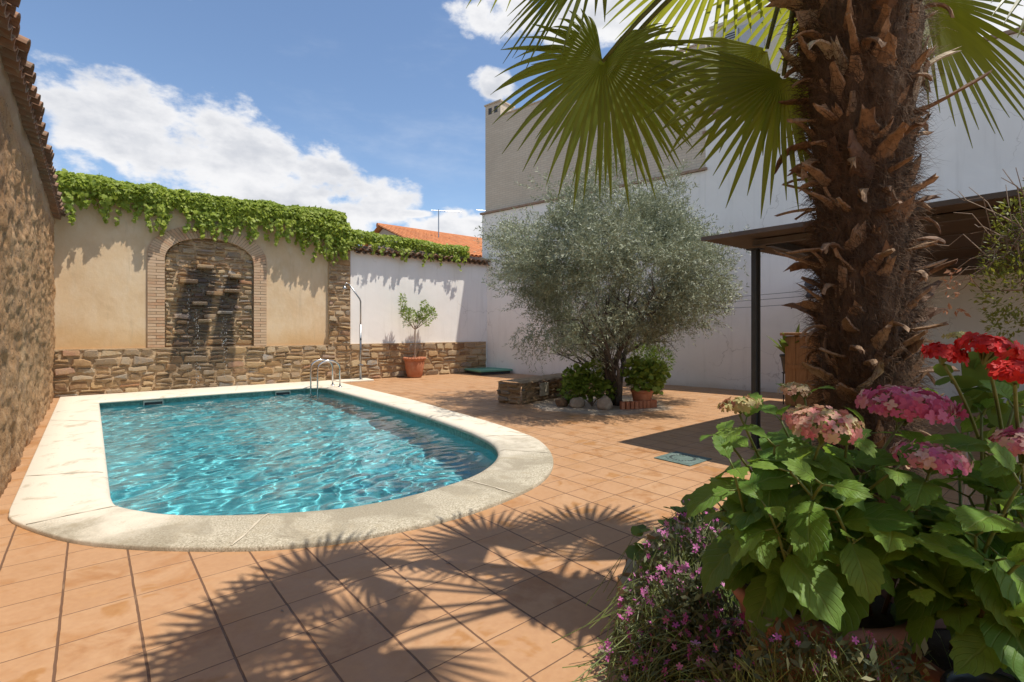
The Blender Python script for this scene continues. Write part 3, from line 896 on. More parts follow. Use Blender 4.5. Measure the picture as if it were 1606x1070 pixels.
def masonry(mb, s0, s1, z0, z1, hmin, hmax, wmin, wmax, place, depth, gap=.017, keep=None, clampf=None, seed=1, mortar=True, wave=.02):
    """rubble courses as chamfered, tilted stones on a mortar bed; place(s, z, off) gives the point"""
    rg = random.Random(seed)
    zs = [z0]
    while zs[-1] < z1 - hmin * .6:
        zs.append(min(z1, zs[-1] + rg.uniform(hmin, hmax)))
    zs[-1] = z1
    def lim(k, s):
        if k == 0: return z0
        if k == len(zs) - 1: return z1
        return zs[k] + wave * 1.5 * mnoise.noise(Vector((s * 3.1, k * 3.1, seed)))
    for k in range(len(zs) - 1):
        s = s0 - rg.uniform(0, wmin)
        while s < s1 - 0.02:
            w = rg.uniform(wmin, wmax) * (0.7 + 3.2 * (zs[k + 1] - zs[k]))
            e = s + w
            if s1 - e < wmin * .5: e = s1
            a, b = max(s, s0), min(e, s1)
            s = e
            if b - a < .04: continue
            tilt = rg.uniform(-.05, .05)
            subs = [(0, 1)]
            if rg.random() < .38 and zs[k + 1] - zs[k] > .12:
                c = rg.uniform(.38, .62); subs = [(0, c), (c, 1)]
            for (u0, u1) in subs:
                def zz(ss, u): return lim(k, ss) * (1 - u) + lim(k + 1, ss) * u + tilt * (0 if u in (0, 1) else (ss - (a + b) / 2) / (b - a))
                m = (a + b) / 2 + rg.uniform(-.2, .2) * (b - a)
                g = gap * rg.uniform(.5, 1.3)
                j = lambda q: rg.uniform(-q, q)
                zc = (zz(m, u0) + zz(m, u1)) / 2
                hq = (zs[k + 1] - zs[k]) * (u1 - u0); c1_ = min(.04, hq * .3)
                P = [(a + g + j(.02), zz(a, u0) + g + abs(j(c1_))), (m, zz(m, u0) + g + abs(j(.012))), (b - g + j(.02), zz(b, u0) + g + abs(j(c1_))),
                     (b - g - abs(j(.025)), zc + j(.02)), (b - g - abs(j(.04)), zz(b, u1) - g - abs(j(c1_))), (m + j(.05), zz(m, u1) - g - abs(j(.012))),
                     (a + g + abs(j(.04)), zz(a, u1) - g - abs(j(c1_))), (a + g + abs(j(.025)), zc + j(.02))]
                cs, cz = sum(p[0] for p in P) / 8, sum(p[1] for p in P) / 8
                if keep and not keep(cs, cz): continue
                if clampf: P = [clampf(*p) for p in P]
                d = depth * rg.uniform(.55, 1.25)
                ts, tz = rg.uniform(-.25, .25), rg.uniform(-.25, .2)
                vs = [place(p[0], p[1], 0.0) for p in P]
                vs += [place(p[0], p[1], d * .75 + (p[0] - cs) * ts * .3) for p in P]
                ins = [(cs + (p[0] - cs) * .86, cz + (p[1] - cz) * .80) for p in P]
                vs += [place(p[0], p[1], d + (p[0] - cs) * ts * .3 + (p[1] - cz) * tz) for p in ins]
                fs = []
                for r0 in (0, 8):
                    for i in range(8):
                        i2 = (i + 1) % 8
                        fs.append((r0 + i, r0 + i2, r0 + 8 + i2, r0 + 8 + i))
                vs.append(place(cs, cz, d * 1.06))
                fs += [(16 + i, 16 + (i + 1) % 8, 24) for i in range(8)]
                mb.add(vs, fs, rg.random())
    if mortar:
        n = max(2, int((s1 - s0) / .08)); m = max(2, int((z1 - z0) / .08))
        vs = []
        for i in range(n + 1):
            for jx in range(m + 1):
                s = s0 + (s1 - s0) * i / n; z = z0 + (z1 - z0) * jx / m
                if clampf: s, z = clampf(s, z)
                vs.append(place(s, z, depth * (.30 + .35 * mnoise.noise(Vector((s * 6, z * 6, seed))))))
        fs = [(i * (m + 1) + jx, (i + 1) * (m + 1) + jx, (i + 1) * (m + 1) + jx + 1, i * (m + 1) + jx + 1) for i in range(n) for jx in range(m)]
        if keep:
            cen = lambda f: (s0 + (s1 - s0) * (f[0] // (m + 1) + .5) / n, z0 + (z1 - z0) * (f[0] % (m + 1) + .5) / m)
            fs = [q for q in fs if keep(*cen(q))]
        mb.add(vs, fs, -1.0)

def wbox(mb, s0, s1, z0, z1, o0, o1, a=.5):
    c = [bw(s, z, o) for s in (s0, s1) for o in (o0, o1) for z in (z0, z1)]
    mb.add(c, [(0, 1, 3, 2), (4, 6, 7, 5), (0, 4, 5, 1), (2, 3, 7, 6), (0, 2, 6, 4), (1, 5, 7, 3)], a)

# arch outline
AS0, AS1 = 2.02, 3.98
def arch_in(t):           # t 0..1 from the left foot over the crown to the right
    return (AS0 + (AS1 - AS0) * .5 * (1 - math.cos(math.pi * t)), 3.19 + .63 * math.sin(math.pi * t) ** .85)
def arch_out(t):
    return (1.68 + (4.29 - 1.68) * .5 * (1 - math.cos(math.pi * t)), 3.27 + .86 * math.sin(math.pi * t) ** .9)
def arch_in_z(s):
    c = max(-1, min(1, 1 - 2 * (s - AS0) / (AS1 - AS0)))
    return 3.19 + .63 * math.sin(math.acos(c)) ** .85

gw = thing('fountain_wall', 'ochre plastered courtyard wall with a brick arch framing a stone niche and stone plinth', 'wall', bw(3.3, 0, 0))
# plaster face with the arched opening
hole = [(AS0, 1.0)] + [arch_in(i / 24) for i in range(25)] + [(AS1, 1.0)]
outl = [(0, 1.0), (AS0, 1.0)] + [arch_in(i / 24) for i in range(25)] + [(AS1, 1.0), (6.0, 1.0), (6.0, 4.75), (0, 4.75)]
tr = tessellate_polygon([[Vector((a, b, 0)) for a, b in outl]])
pv = [bw(a, b, 0) for a, b in outl] + [bw(a, b, -.45) for a, b in outl]
no = len(outl)
pf = [tuple(t) for t in tr] + [(i, (i + 1) % no, no + (i + 1) % no, no + i) for i in range(no)]
add_obj('plaster_panel', pv, pf, M_PLASTER, gw)
mb = MB(); wbox(mb, -.2, 6.0, 4.752, 4.80, -.5, .06)
mb.build('wall_cap', M_CORNICE, gw)
# plinth
mb = MB()
masonry(mb, 0, 6.56, 0, 1.06, .12, .23, .17, .40, lambda s, z, o: bw(s, z, o + .03), .075, seed=3, wave=.035)
wbox(mb, 0, 6.56, 1.035, 1.062, -.05, .075, -1.0)
mb.build('stone_plinth', M_STONE_WET_SHADED, gw, attr=True)
# niche stones
mb = MB()
def clampn(s, z): return (min(max(s, AS0 + .005), AS1 - .005), min(z, arch_in_z(s) - .004))
masonry(mb, AS0, AS1, .98, 3.84, .09, .18, .15, .34, lambda s, z, o: bw(s, z, o - .10), .08, keep=lambda s, z: z < arch_in_z(s) - .03, clampf=clampn, seed=8)
wbox(mb, AS0 - .1, AS1 + .1, .9, 4.0, -.30, -.11, -1.0)
niche = mb.build('niche_stonework', M_STONE_WET_SHADED, gw, attr=True)
# water ledges: flat stones standing out of the niche
LOC[niche.name] = LOC[gw.name]
rg = random.Random(4)
for (s, z, w, d, h) in ((2.86, 3.08, .36, .27, .09), (2.50, 2.70, .40, .22, .10), (3.52, 2.88, .26, .28, .10), (3.45, 2.50, .36, .24, .09), (3.10, 2.42, .42, .12, .10),
                        (2.75, 2.16, .32, .20, .09), (3.30, 1.93, .34, .17, .08), (2.86, 1.72, .30, .14, .08)):
    mb = MB()
    mb.box((0, 0, 0), (w, d + .12, h), bev=.02)
    vs = [Vector(v) for v in mb.v]
    vs = [Vector((v.x + .03 * mnoise.noise(v * 9 + Vector((s, z, 0))), v.y, v.z + .02 * mnoise.noise(v * 7 + Vector((z, s, 3))) - .06 * (v.y < 0) * 0)) for v in vs]
    m = Matrix.Rotation(BW_ANG, 3, 'Z')
    c = Vector(bw(s, z, -.08 + d / 2))
    mb.v = [tuple(m @ v + c) for v in vs]
    mb.a = [rg.random()] * len(mb.f)
    mb.build('ledge_stone', M_STONE_WET_SHADED, niche, attr=True)
# brick surround
mb = MB()
rg = random.Random(12)
def brickquad(q, o0, o1, a):
    vs = [bw(s, z, o) for o in (o0, o1) for s, z in q]
    mb.add(vs, [(4, 5, 6, 7), (0, 1, 5, 4), (1, 2, 6, 5), (2, 3, 7, 6), (3, 0, 4, 7)], a)
NB = 44
for i in range(NB):
    t0, t1 = (i + .08) / NB, (i + .92) / NB
    a0, a1, b0, b1 = arch_in(t0), arch_in(t1), arch_out(t0), arch_out(t1)
    brickquad([a0, b0, b1, a1], -.17, .052 + rg.uniform(-.004, .004), rg.random())
for (sa, sb, zt) in ((1.68, AS0, 3.25), (AS1, 4.29, 3.25)):
    nrow = 30
    for r in range(nrow):
        z0 = 1.07 + (zt - 1.07) * r / nrow; z1 = 1.07 + (zt - 1.07) * (r + .86) / nrow
        zi0, zi1 = z0, z1
        cut = sa + (sb - sa) * (.5 if r % 2 else 0.99)
        if r % 2:
            brickquad([(sa, z0), (cut - .006, z0), (cut - .006, z1), (sa, z1)], -.17, .05 + rg.uniform(-.004, .004), rg.random())
            brickquad([(cut + .006, z0), (sb, z0), (sb, z1), (cut + .006, z1)], -.17, .05 + rg.uniform(-.004, .004), rg.random())
        else:
            brickquad([(sa, z0), (sb, z0), (sb, z1), (sa, z1)], -.17, .05 + rg.uniform(-.004, .004), rg.random())
    q = [(sa + .004, 1.065), (sb - .004, 1.065), (sb - .004, zt + .05), (sa + .004, zt + .05)]
    brickquad(q, -.165, .041, -1.0)
for i in range(NB):
    t0, t1 = i / NB, (i + 1) / NB
    a0, a1, b0, b1 = arch_in(t0), arch_in(t1), arch_out(t0), arch_out(t1)
    k = lambda p, q, w: (p[0] + (q[0] - p[0]) * w, p[1] + (q[1] - p[1]) * w)
    brickquad([k(a0, b0, .02), k(a0, b0, .98), k(a1, b1, .98), k(a1, b1, .02)], -.165, .042, -1.0)
mb.build('brick_arch', M_BRICK, gw, attr=True)
# stone pillar
mb = MB()
masonry(mb, 5.93, 6.56, 1.06, 4.25, .08, .20, .20, .36, lambda s, z, o: bw(s, z, o + .05), .06, seed=21)
for (s, f_) in ((5.93, 0), (6.56, 1)):
    c = [bw(s, z, o) for z in (1.06, 4.25) for o in (-.2, .085)]
    mb.add(c, [(0, 1, 3, 2)], -1.0)
mb.build('stone_pillar', M_STONE, gw, attr=True)
# falling water in the niche
mb = MB()
rg = random.Random(9)
for (s, zt, o) in ((2.70, 2.16, .08), (2.66, 2.12, .09), (2.73, 1.70, .06), (3.28, 1.93, .06), (3.33, 1.9, .05), (2.50, 2.68, .06), (3.24, 2.40, .02)):
    z = zt
    while z > .25:
        z -= rg.uniform(.015, .10)
        r = rg.uniform(.003, .009)
        c = Vector(bw(s + rg.gauss(0, .018), z, o + rg.uniform(0, .05)))
        hh = r * rg.uniform(1.2, 4)
        vs = [tuple(c + Vector((0, 0, hh)))] + [tuple(c + Vector((r * math.cos(k * 1.571), r * math.sin(k * 1.571), 0))) for k in range(4)] + [tuple(c - Vector((0, 0, hh)))]
        mb.add(vs, [(0, 1, 2), (0, 2, 3), (0, 3, 4), (0, 4, 1), (5, 2, 1), (5, 3, 2), (5, 4, 3), (5, 1, 4)])
fw = mb.build('falling_water', M_SPRAY, None, smooth=True)
fw['kind'] = 'stuff'

# ---------------------------------------------------------------- white back wall with tile coping
ww = thing('whitewashed_wall', 'sunlit whitewashed boundary wall with clay tile coping and rubble stone base', 'wall', bw(9, 0, 0))
mb = MB()
wbox(mb, 6.56, 11.75, 0.0, 3.86, -.40, .03)
mb.build('white_panel', M_WHITE, ww)
mb = MB()
masonry(mb, 6.56, 11.42, 0, 1.07, .12, .23, .17, .40, lambda s, z, o: bw(s, z, o + .05), .07, seed=5, wave=.035)
wbox(mb, 6.56, 11.42, 1.045, 1.072, .0, .095, -1.0)
mb.build('stone_plinth', M_STONE, ww, attr=True)

def barrel_tile(mb, base, axis, side, up, L, r0, r1, a, n=7, th=.014):
    """half-pipe roof tile: starts at base (high end), runs along axis, arched over side"""
    base, axis, side, up = Vector(base), Vector(axis), Vector(side), Vector(up)
    vs = []
    for k, (d, r) in enumerate(((0, r0), (L, r1))):
        for rr in (r, r - th):
            for i in range(n + 1):
                t = math.pi * i / n
                vs.append(tuple(base + axis * d + side * (rr * math.cos(t)) + up * (rr * .85 * math.sin(t))))
    m = n + 1
    fs = []
    for i in range(n):
        fs.append((i, i + 1, 2 * m + i + 1, 2 * m + i))
        fs.append((m + i + 1, m + i, 3 * m + i, 3 * m + i + 1))
        fs.append((2 * m + i, 2 * m + i + 1, 3 * m + i + 1, 3 * m + i))
    mb.add(vs, fs, a)

mb = MB()
rg = random.Random(31)
down = Vector((WN.x * .94, WN.y * .94, -.34)); upv = Vector((WN.x * .34, WN.y * .34, .94))
npit = 24
for i in range(npit):
    s = 6.66 + (11.6 - 6.66) * i / npit
    barrel_tile(mb, bw(s + rg.uniform(-.012, .012), 4.03 + rg.uniform(-.01, .015), -.22), down, WD, upv, .50 + rg.uniform(-.02, .02), .085, .105, rg.random())
    barrel_tile(mb, bw(s + .10, 3.99, -.22), down, WD, -upv, .46, .085, .095, rg.random())
wbox(mb, 6.56, 11.7, 3.862, 3.91, -.42, .08, .4)
mb.build('tile_coping', M_TILE, ww, attr=True)

# ---------------------------------------------------------------- left wall
lw = thing('rammed_earth_wall', 'tall rough reddish earth wall with projecting clay tile eave along the pool', 'wall', (-.62, 7, 0))
ys = np.concatenate([np.arange(-3, 3.5, .12), np.arange(3.5, 15.35, .03)])
zs = np.arange(0, 3.981, .03)
vs = np.zeros((len(ys), len(zs), 3))
for i, y in enumerate(ys):
    for j, z in enumerate(zs):
        q = Vector((3.1, y, z))
        d = .045 * mnoise.noise(Vector((2, y * 2.6, z * .9))) + .03 * mnoise.noise(q * 1.3) + .028 * mnoise.noise(q * 4.2) + .022 * mnoise.noise(Vector((1, y * 7, z * 11))) + .014 * mnoise.noise(q * 19)
        cell = mnoise.voronoi(Vector((0, y * 4.2, z * 6.0)))[0]
        d += (.016 * min(1.0, (cell[1] - cell[0]) * 2.2) - .008) * max(0, min(1, .5 + 1.6 * mnoise.noise(Vector((8, y * .8, z * .9)))))
        if z > 3.8:
            d *= max(.3, 1 - (z - 3.8) / .2)
        vs[i, j] = (-.62 + d, y, z)
ny, nzz = len(ys), len(zs)
I = np.arange(ny * nzz).reshape(ny, nzz)
fs = np.stack([I[:-1, :-1].ravel(), I[1:, :-1].ravel(), I[1:, 1:].ravel(), I[:-1, 1:].ravel()], 1)
add_obj('wall_face', vs.reshape(-1, 3), fs, M_EARTH, lw)
MB().box((-.88, 6.1, 1.99), (.40, 18.4, 3.99)).build('wall_core', M_EARTH, lw)
mb = MB()
rg = random.Random(77)
dn = Vector((.96, 0, -.28)); up2 = Vector((.28, 0, .96))
y = 3.0
while y < 15.2:
    zz = 4.16 + rg.uniform(-.012, .012)
    barrel_tile(mb, (-1.15, y, zz + .06), dn, Vector((0, 1, 0)), up2, .72 + rg.uniform(-.03, .03), .075, .098, rg.random(), n=8, th=.02)
    barrel_tile(mb, (-1.15, y + .1, zz + .02), dn, Vector((0, 1, 0)), -up2, .69, .075, .09, rg.random(), n=6, th=.02)
    y += .20
mb.box((-.80, 9, 4.03), (.52, 12.6, .05), a=.4)
mb.box((-.78, 9, 3.985), (.40, 12.6, .035), a=.8)
y = 3.0
while y < 15.1:     # lower course of tile ends bedded in mortar
    barrel_tile(mb, (-.95, y + .05, 4.07), Vector((.99, 0, -.10)), Vector((0, 1, 0)), Vector((.1, 0, .99)), .44 + rg.uniform(-.02, .02), .08, .085, rg.random(), n=6, th=.02)
    y += .20
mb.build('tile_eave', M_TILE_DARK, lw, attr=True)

# ---------------------------------------------------------------- right-hand house
def rw(y, z, off=0.0):
    nx, nyy = -.984, -.177
    return (10.85 + .18 * (14.3 - y) + nx * off, y + nyy * off, z)
def rwbox(mb, y0, y1, z0, z1, o0, o1, a=.5):
    c = [rw(y, z, o) for y in (y0, y1) for o in (o0, o1) for z in (z0, z1)]
    mb.add(c, [(0, 1, 3, 2), (4, 6, 7, 5), (0, 4, 5, 1), (2, 3, 7, 6), (0, 2, 6, 4), (1, 5, 7, 3)], a)
nh = thing('neighbour_house', 'tall white house side with weathered beige brick upper storey', 'house', rw(8, 0, -.3))
mb = MB()
rwbox(mb, 6.75, 14.55, 0, 5.62, -6, 0)
rwbox(mb, -7, 6.748, 0, 7.02, -6, 0.0)
mb.build('white_wall', M_WHITE, nh)
mb = MB()
rwbox(mb, 6.76, 14.42, 5.70, 8.97, -5.9, -.03)
rwbox(mb, 13.72, 14.42, 8.972, 9.50, -.75, -.03)
mb.build('brick_storey', M_FACEBRICK, nh)
mb = MB()
rwbox(mb, 6.7, 14.60, 5.63, 5.69, -5.9, .07)
rwbox(mb, -7.2, 6.6, 7.03, 7.10, -5.9, .06)
rwbox(mb, 6.55, 6.80, 6.55, 6.62, -.3, .09)
mb.build('cornice', M_CORNICE, nh)
mb = MB()
rwbox(mb, 13.68, 14.46, 9.502, 9.55, -.8, .0)
rwbox(mb, 6.75, 13.67, 8.972, 9.01, -.45, .0)
mb.build('parapet_cap', M_FACEBRICK, nh)
mb = MB()
for y in (13.85, 14.12):
    rwbox(mb, y, y + .15, 9.16, 9.38, -.2, -.022)
mb.build('vent_opening', M_DARKGAP, nh)
mb = MB()
rwbox(mb, 4.3, 6.70, 7.11, 9.35, -4.5, -.25)
mb.build('roof_tower', M_CREAMWALL, nh)
mb = MB()
rwbox(mb, 4.2, 6.72, 9.352, 9.42, -4.6, -.20)
mb.build('tower_cap', M_CREAMWALL, nh)
sh = thing('window_shutter', 'grey louvred shutter on the roof tower beyond the brick storey', 'shutter', rw(5.9, 8.0, -.2))
mb = MB()
rwbox(mb, 6.02, 6.42, 7.25, 9.15, -.245, -.20)
rwbox(mb, 5.42, 5.98, 7.25, 9.15, -.245, -.19)
mb.build('shutter_panel', M_SHUTTER, sh)
mb = MB()
for k in range(30):
    z = 7.32 + k * .059
    if 8.15 < z < 8.28: continue
    rwbox(mb, 6.07, 6.37, z, z + .03, -.21, -.196)
mb.build('louvre', M_DARKGAP, sh)

# ---------------------------------------------------------------- house behind the wall
hb = thing('tiled_roof_house', 'distant house with orange tiled roof behind the white wall', 'house', (17, 24, 0))
mb = MB()
A = [(12.4, 20.6, 0), (12.4, 31.6, 0), (26, 31.6, 0), (26, 20.6, 0)]
zt = 5.25; rz = 7.25
mb.add([(12.5, 20.9, 0), (12.5, 31.3, 0), (12.5, 31.3, zt), (12.5, 26.1, rz - .12), (12.5, 20.9, zt), (26, 20.9, 0), (26, 31.3, 0), (26, 31.3, zt), (26, 26.1, rz - .12), (26, 20.9, zt)],
       [(0, 4, 3, 2, 1), (5, 6, 7, 8, 9), (0, 5, 9, 4), (1, 2, 7, 6)])
mb.build('gable_wall', M_GABLE, hb)
mb = MB()
rg = random.Random(3)
sl = Vector((0, -5.6, -2.1)); L = sl.length; sl.normalize()
un = Vector((0, -sl.z, sl.y)) * -1
un = Vector((0, -.35, .94))
x = 12.3
while x < 26:
    nrow = 13
    for r in range(nrow):
        b = Vector((x, 26.1, rz)) + sl * (L * r / nrow)
        barrel_tile(mb, b + un * .03, sl, (1, 0, 0), un, L / nrow * 1.1, .10, .12, rg.random(), n=4)
    x += .25
mb.add([(12.2, 26.1, rz), (26, 26.1, rz), (26, 20.5, rz - 2.1), (12.2, 20.5, rz - 2.1)], [(0, 3, 2, 1)], .4)
mb.add([(12.2, 26.1, rz), (26, 26.1, rz), (26, 31.7, rz - 2.1), (12.2, 31.7, rz - 2.1)], [(0, 1, 2, 3)], .4)
mb.tube([(12.15, 26.1, rz + .03), (26, 26.1, rz + .03)], .13, 8, a=.9)
mb.build('tiled_roof', M_ROOF, hb, attr=True)

def antenna(base, h, boom, nel, label, tiltz=0.0, extra=False):
    t = thing('tv_antenna', label, 'antenna', base)
    b = Vector(base)
    MB().tube([b, b + Vector((0, 0, h))], .03, 6).build('mast', M_GALV, t)
    mb = MB()
    top = b + Vector((0, 0, h - .06))
    d = Vector((boom[0], boom[1], boom[2]))
    p0 = top - d * .25; p1 = top + d * .75
    mb.tube([p0, p1], .018, 6)
    cr = Vector((-d.y, d.x, 0)).normalized()
    for k in range(nel):
        q = p0 + (p1 - p0) * (k + .5) / nel
        mb.tube([q - cr * .14, q + cr * .14], .008, 4)
    mb.build('boom', M_GALV, t)
    if extra:
        mb = MB()
        for (dz, w) in ((.9, .22), (1.15, .18)):
            q = b + Vector((0, 0, h - dz))
            mb.tube([q - cr * w, q + cr * w + Vector((0, 0, .12))], .02, 5)
            mb.tube([q + d.normalized() * -.15, q + d.normalized() * .25], .02, 5)
        mb.build('cross_bar', M_GALV, t)
antenna((15.0, 24.3, 6.5), 1.75, (1.6, -.6, .05), 8, 'plain thin roof antenna standing nearer the gable end')
antenna((19.6, 26.0, 7.1), 2.15, (2.3, -.9, -.03), 14, 'taller roof antenna with crossbars, close to the white house corner', extra=True)
# ---------------------------------------------------------------- leaf templates (x side, y along, z normal)
LEAF_QUAD = ([(0, 0, 0), (.18, .45, .05), (0, 1, 0), (-.18, .45, .05)], [(0, 1, 2, 3)])
OLIVE_LEAF = ([(0, 0, 0), (.11, .5, .03), (0, 1, 0), (-.11, .5, .03)], [(0, 1, 2, 3)])
VINE_LEAF = ([(0, 0, 0), (.28, -.12, .0), (.52, .18, -.06), (.30, .40, .0), (.36, .72, -.05), (.12, .70, .02), (0, 1.0, -.10),
              (-.12, .70, .02), (-.36, .72, -.05), (-.30, .40, .0), (-.52, .18, -.06), (-.28, -.12, .0), (0, .4, .06)],
             [(0, 1, 2, 12), (12, 2, 3, 4), (12, 4, 5, 6), (12, 6, 7, 8), (12, 8, 9, 10), (0, 12, 10, 11)])

# ---------------------------------------------------------------- vine over the fountain wall
def vine(name, label, s0, s1, zmid, zrise, nleaf, nstr, slen, seed, size, zedge):
    rg = np.random.default_rng(seed)
    t = thing(name, label, 'climbing vine', bw((s0 + s1) / 2, zmid(.5), .1))
    P = []; U = []; Fd = []
    s = rg.uniform(s0, s1, nleaf)
    u = (s - s0) / (s1 - s0)
    bump = np.array([mnoise.noise(Vector((x * 1.1, seed, 0))) * .6 + mnoise.noise(Vector((x * 3.1, seed, 4))) * .4 for x in s])
    th = rg.uniform(-.5, 2.6, nleaf)            # angle round the hump, 0 = top, pi/2 = front
    rad = zrise * (1 + .60 * bump) * rg.uniform(.72, 1.05, nleaf)
    z0 = np.array([zmid(x) for x in u])
    over = np.exp(-((s - 3.0) / 1.15) ** 2) if s1 - s0 > 5 else np.zeros(nleaf)
    off = .08 + rad * np.sin(th) * 1.05 * (1 - .55 * over)
    z = z0 + rad * np.cos(th) * np.where(th > 1.57, zedge, 1.0)
    P.append(np.array([bw(a, c, b) for a, b, c in zip(s, off, z)]))
    nrm = np.array([tuple(WN * math.sin(a) + Vector((0, 0, math.cos(a)))) for a in np.clip(th, 0, 2.2)])
    U.append(nrm + rg.normal(0, .45, (nleaf, 3)))
    fd = np.tile([0, 0, -1.0], (nleaf, 1)) + np.array([tuple(WN)]) * .5 + rg.normal(0, .55, (nleaf, 3))
    Fd.append(fd)
    mbs = MB()
    for k in range(nstr * 2):
        ss = rg.uniform(s0 + .05, s1 - .05); L = slen * rg.uniform(.15, 1.0) ** (1.6 if k % 2 else 2.6) + .08
        out_ = rg.uniform(.10, .34 - .18 * math.exp(-((ss - 3.0) / 1.15) ** 2))
        uu = (ss - s0) / (s1 - s0)
        zt = zmid(uu) - zrise * zedge * .7
        n = int(L / (.018 if k % 2 else .035)) + 3
        tt = rg.uniform(0, 1, n)
        wob = .05 * np.sin(tt * 4 + k)
        pp = np.array([bw(ss + w + rg.normal(0, .04 * (1.1 - q)), zt - L * q, out_ + .08 * (1 - q) + rg.uniform(-.03, .05)) for q, w in zip(tt, wob)])
        P.append(pp); U.append(np.tile(tuple(WN + Vector((0, 0, .5))), (n, 1)) + rg.normal(0, .4, (n, 3)))
        Fd.append(np.tile([0, 0, -1.0], (n, 1)) + rg.normal(0, .5, (n, 3)))
        mbs.tube([bw(ss, zt + .1, .08), bw(ss + .03, zt - L * .5, out_ + .04), bw(ss + .05 * math.sin(4 + k), zt - L * .95, out_)], .005, 4)
    P = np.concatenate(P); U = np.concatenate(U); Fd = np.concatenate(Fd)
    v, f, a = scatter(*VINE_LEAF, P, Fd, U, size * rg.uniform(.55, 1.25, len(P)), np.clip(rg.beta(1.6, 1.6, len(P)) * .75 + .25 * np.array([.5 + .9 * mnoise.noise(Vector(q) * 2.1) for q in P]), 0, 1))
    add_obj('foliage', v, f, M_VINE, t, False, {'rnd': a})
    # woody runners along the top
    for k in range(5):
        pts = [bw(s0 + (s1 - s0) * i / 16, zmid(i / 16) - .05 + .06 * math.sin(i * 1.3 + k), .05 + .03 * k + .03 * math.sin(i + k)) for i in range(17)]
        mbs.tube(pts, .012, 5)
    mbs.build('runner', M_DRYTWIG, t)
    return t

vine('creeper_vine', 'thick green creeper spilling over the top of the ochre arch wall', -.02, 6.35, lambda u: 4.68 + .04 * math.sin(u * 9) - .02 * u, .27, 9500, 60, .62, 3, .098, 1.0)
vine('creeper_vine', 'thin low strip of creeper lying along the clay tile coping of the white wall', 6.15, 10.6, lambda u: 4.30 - .14 * u + .02 * math.sin(u * 14), .19, 3200, 16, .45, 4, .088, 1.1)
v_end = vine('creeper_vine', 'drooping creeper tuft bunched over the stone pillar top', 5.05, 6.45, lambda u: 4.58 - .20 * u, .30, 2600, 20, .75, 6, .088, 1.35)

# ---------------------------------------------------------------- shower
sx, sy = 6.06, 14.12
shw = thing('outdoor_shower', 'steel pole shower with bent neck beside the stone pillar', 'shower', (sx, sy, 0))
MB().box((5.86, 14.16, .02), (1.0, .62, .045), rz=BW_ANG, bev=.012).build('base_slab', M_COPING, shw)
MB().tube([(sx, sy, .04), (sx, sy, 1.65)], .030, 10).tube([(sx, sy, 1.65), (sx, sy, 2.32), (sx - .03, sy, 2.40), (sx - .33, sy + .02, 2.80)], .021, 10).build('pole', M_GALV, shw, smooth=True)
mb = MB(); mb.tube([(sx - .33, sy + .02, 2.80), (sx - .42, sy + .02, 2.84), (sx - .47, sy + .02, 2.76)], .018, 8)
mb.lathe([(.02, .07), (.03, .05), (.075, .0), (.07, -.012), (0, -.012)], (sx - .47, sy + .02, 2.68), 18)
mb.build('shower_head', M_GALV, shw, smooth=True)
MB().tube([(sx, sy, 1.22), (sx - .02, sy - .07, 1.22)], .014, 8).tube([(sx - .02, sy - .07, 1.19), (sx - .02, sy - .07, 1.25)], .020, 8).build('valve', M_DARKMETAL, shw)
MB().box((sx, sy, .46), (.14, .10, .045), bev=.008).build('bracket', M_GALV, shw)
MB().lathe([(.0, .058), (.06, .055), (.075, .044)], (sx, sy, 0), 18).build('foot_flange', M_GALV, shw, smooth=True)

# ---------------------------------------------------------------- potted tree by the white wall
def small_leaf_mass(rg, blobs, n, size, tmpl, up_bias=.3):
    P = []; Fd = []; U = []
    w = np.array([b[3] ** 2 for b in blobs]); w = w / w.sum()
    for b, k in zip(blobs, (w * n).astype(int)):
        d = rnd_dirs(rg, k); r = b[3] * rg.uniform(.25, 1, k)[:, None] ** .5
        q = np.array(b[:3]) + d * r * np.array([1, 1, b[4] if len(b) > 4 else 1.0])
        P.append(q); Fd.append(d + rg.normal(0, .5, (k, 3)) + [0, 0, up_bias]); U.append(rg.normal(0, .6, (k, 3)) + [0, 0, 1])
    return scatter(*tmpl, np.concatenate(P), np.concatenate(Fd), np.concatenate(U), size * rg.uniform(.6, 1.2, sum(len(p) for p in P)), rg.beta(2, 2, sum(len(p) for p in P)))

ptx, pty = 7.78, 14.02
pt = thing('potted_citrus_tree', 'small green standard tree in a tall terracotta pot against the white wall', 'potted tree', (ptx, pty, 0))
MB().lathe([(0, 0), (.20, 0), (.235, .05), (.285, .30), (.31, .50), (.30, .53), (.33, .54), (.335, .62), (.31, .635), (.275, .63), (.27, .56), (0, .56)], (ptx, pty, 0), 40).build('pot', M_TERRA, pt, smooth=True)
mb = MB()
for k in range(22):   # scalloped rim
    a = 2 * math.pi * k / 22
    mb.lathe([(0, -.04), (.032, -.03), (.04, 0), (.03, .035), (0, .04)], (ptx + .325 * math.cos(a), pty + .325 * math.sin(a), .60), 8)
mb.build('scalloped_rim', M_TERRA, pt, smooth=True)
mb = MB()
mb.tube([(ptx, pty, .5), (ptx + .02, pty, 1.2), (ptx + .02, pty, 1.62)], [.022, .018, .016], 7)
tips = [(-.46, 0, 2.38), (-.38, .08, 2.12), (-.20, -.1, 2.02), (.10, .08, 1.88), (.34, -.05, 2.30), (.56, .05, 2.16), (.72, 0, 2.02), (.28, .12, 1.85), (-.28, .02, 1.75), (.42, -.1, 1.80)]
for (x, y, z) in tips:
    mb.tube(bez((ptx + .02, pty, 1.5), (ptx + x * .35, pty + y, 1.62), (ptx + x, pty + y, z), 5), [.012, .011, .009, .007, .005, .004], 5)
mb.build('trunk', M_DRYTWIG, pt)
rg = np.random.default_rng(41)
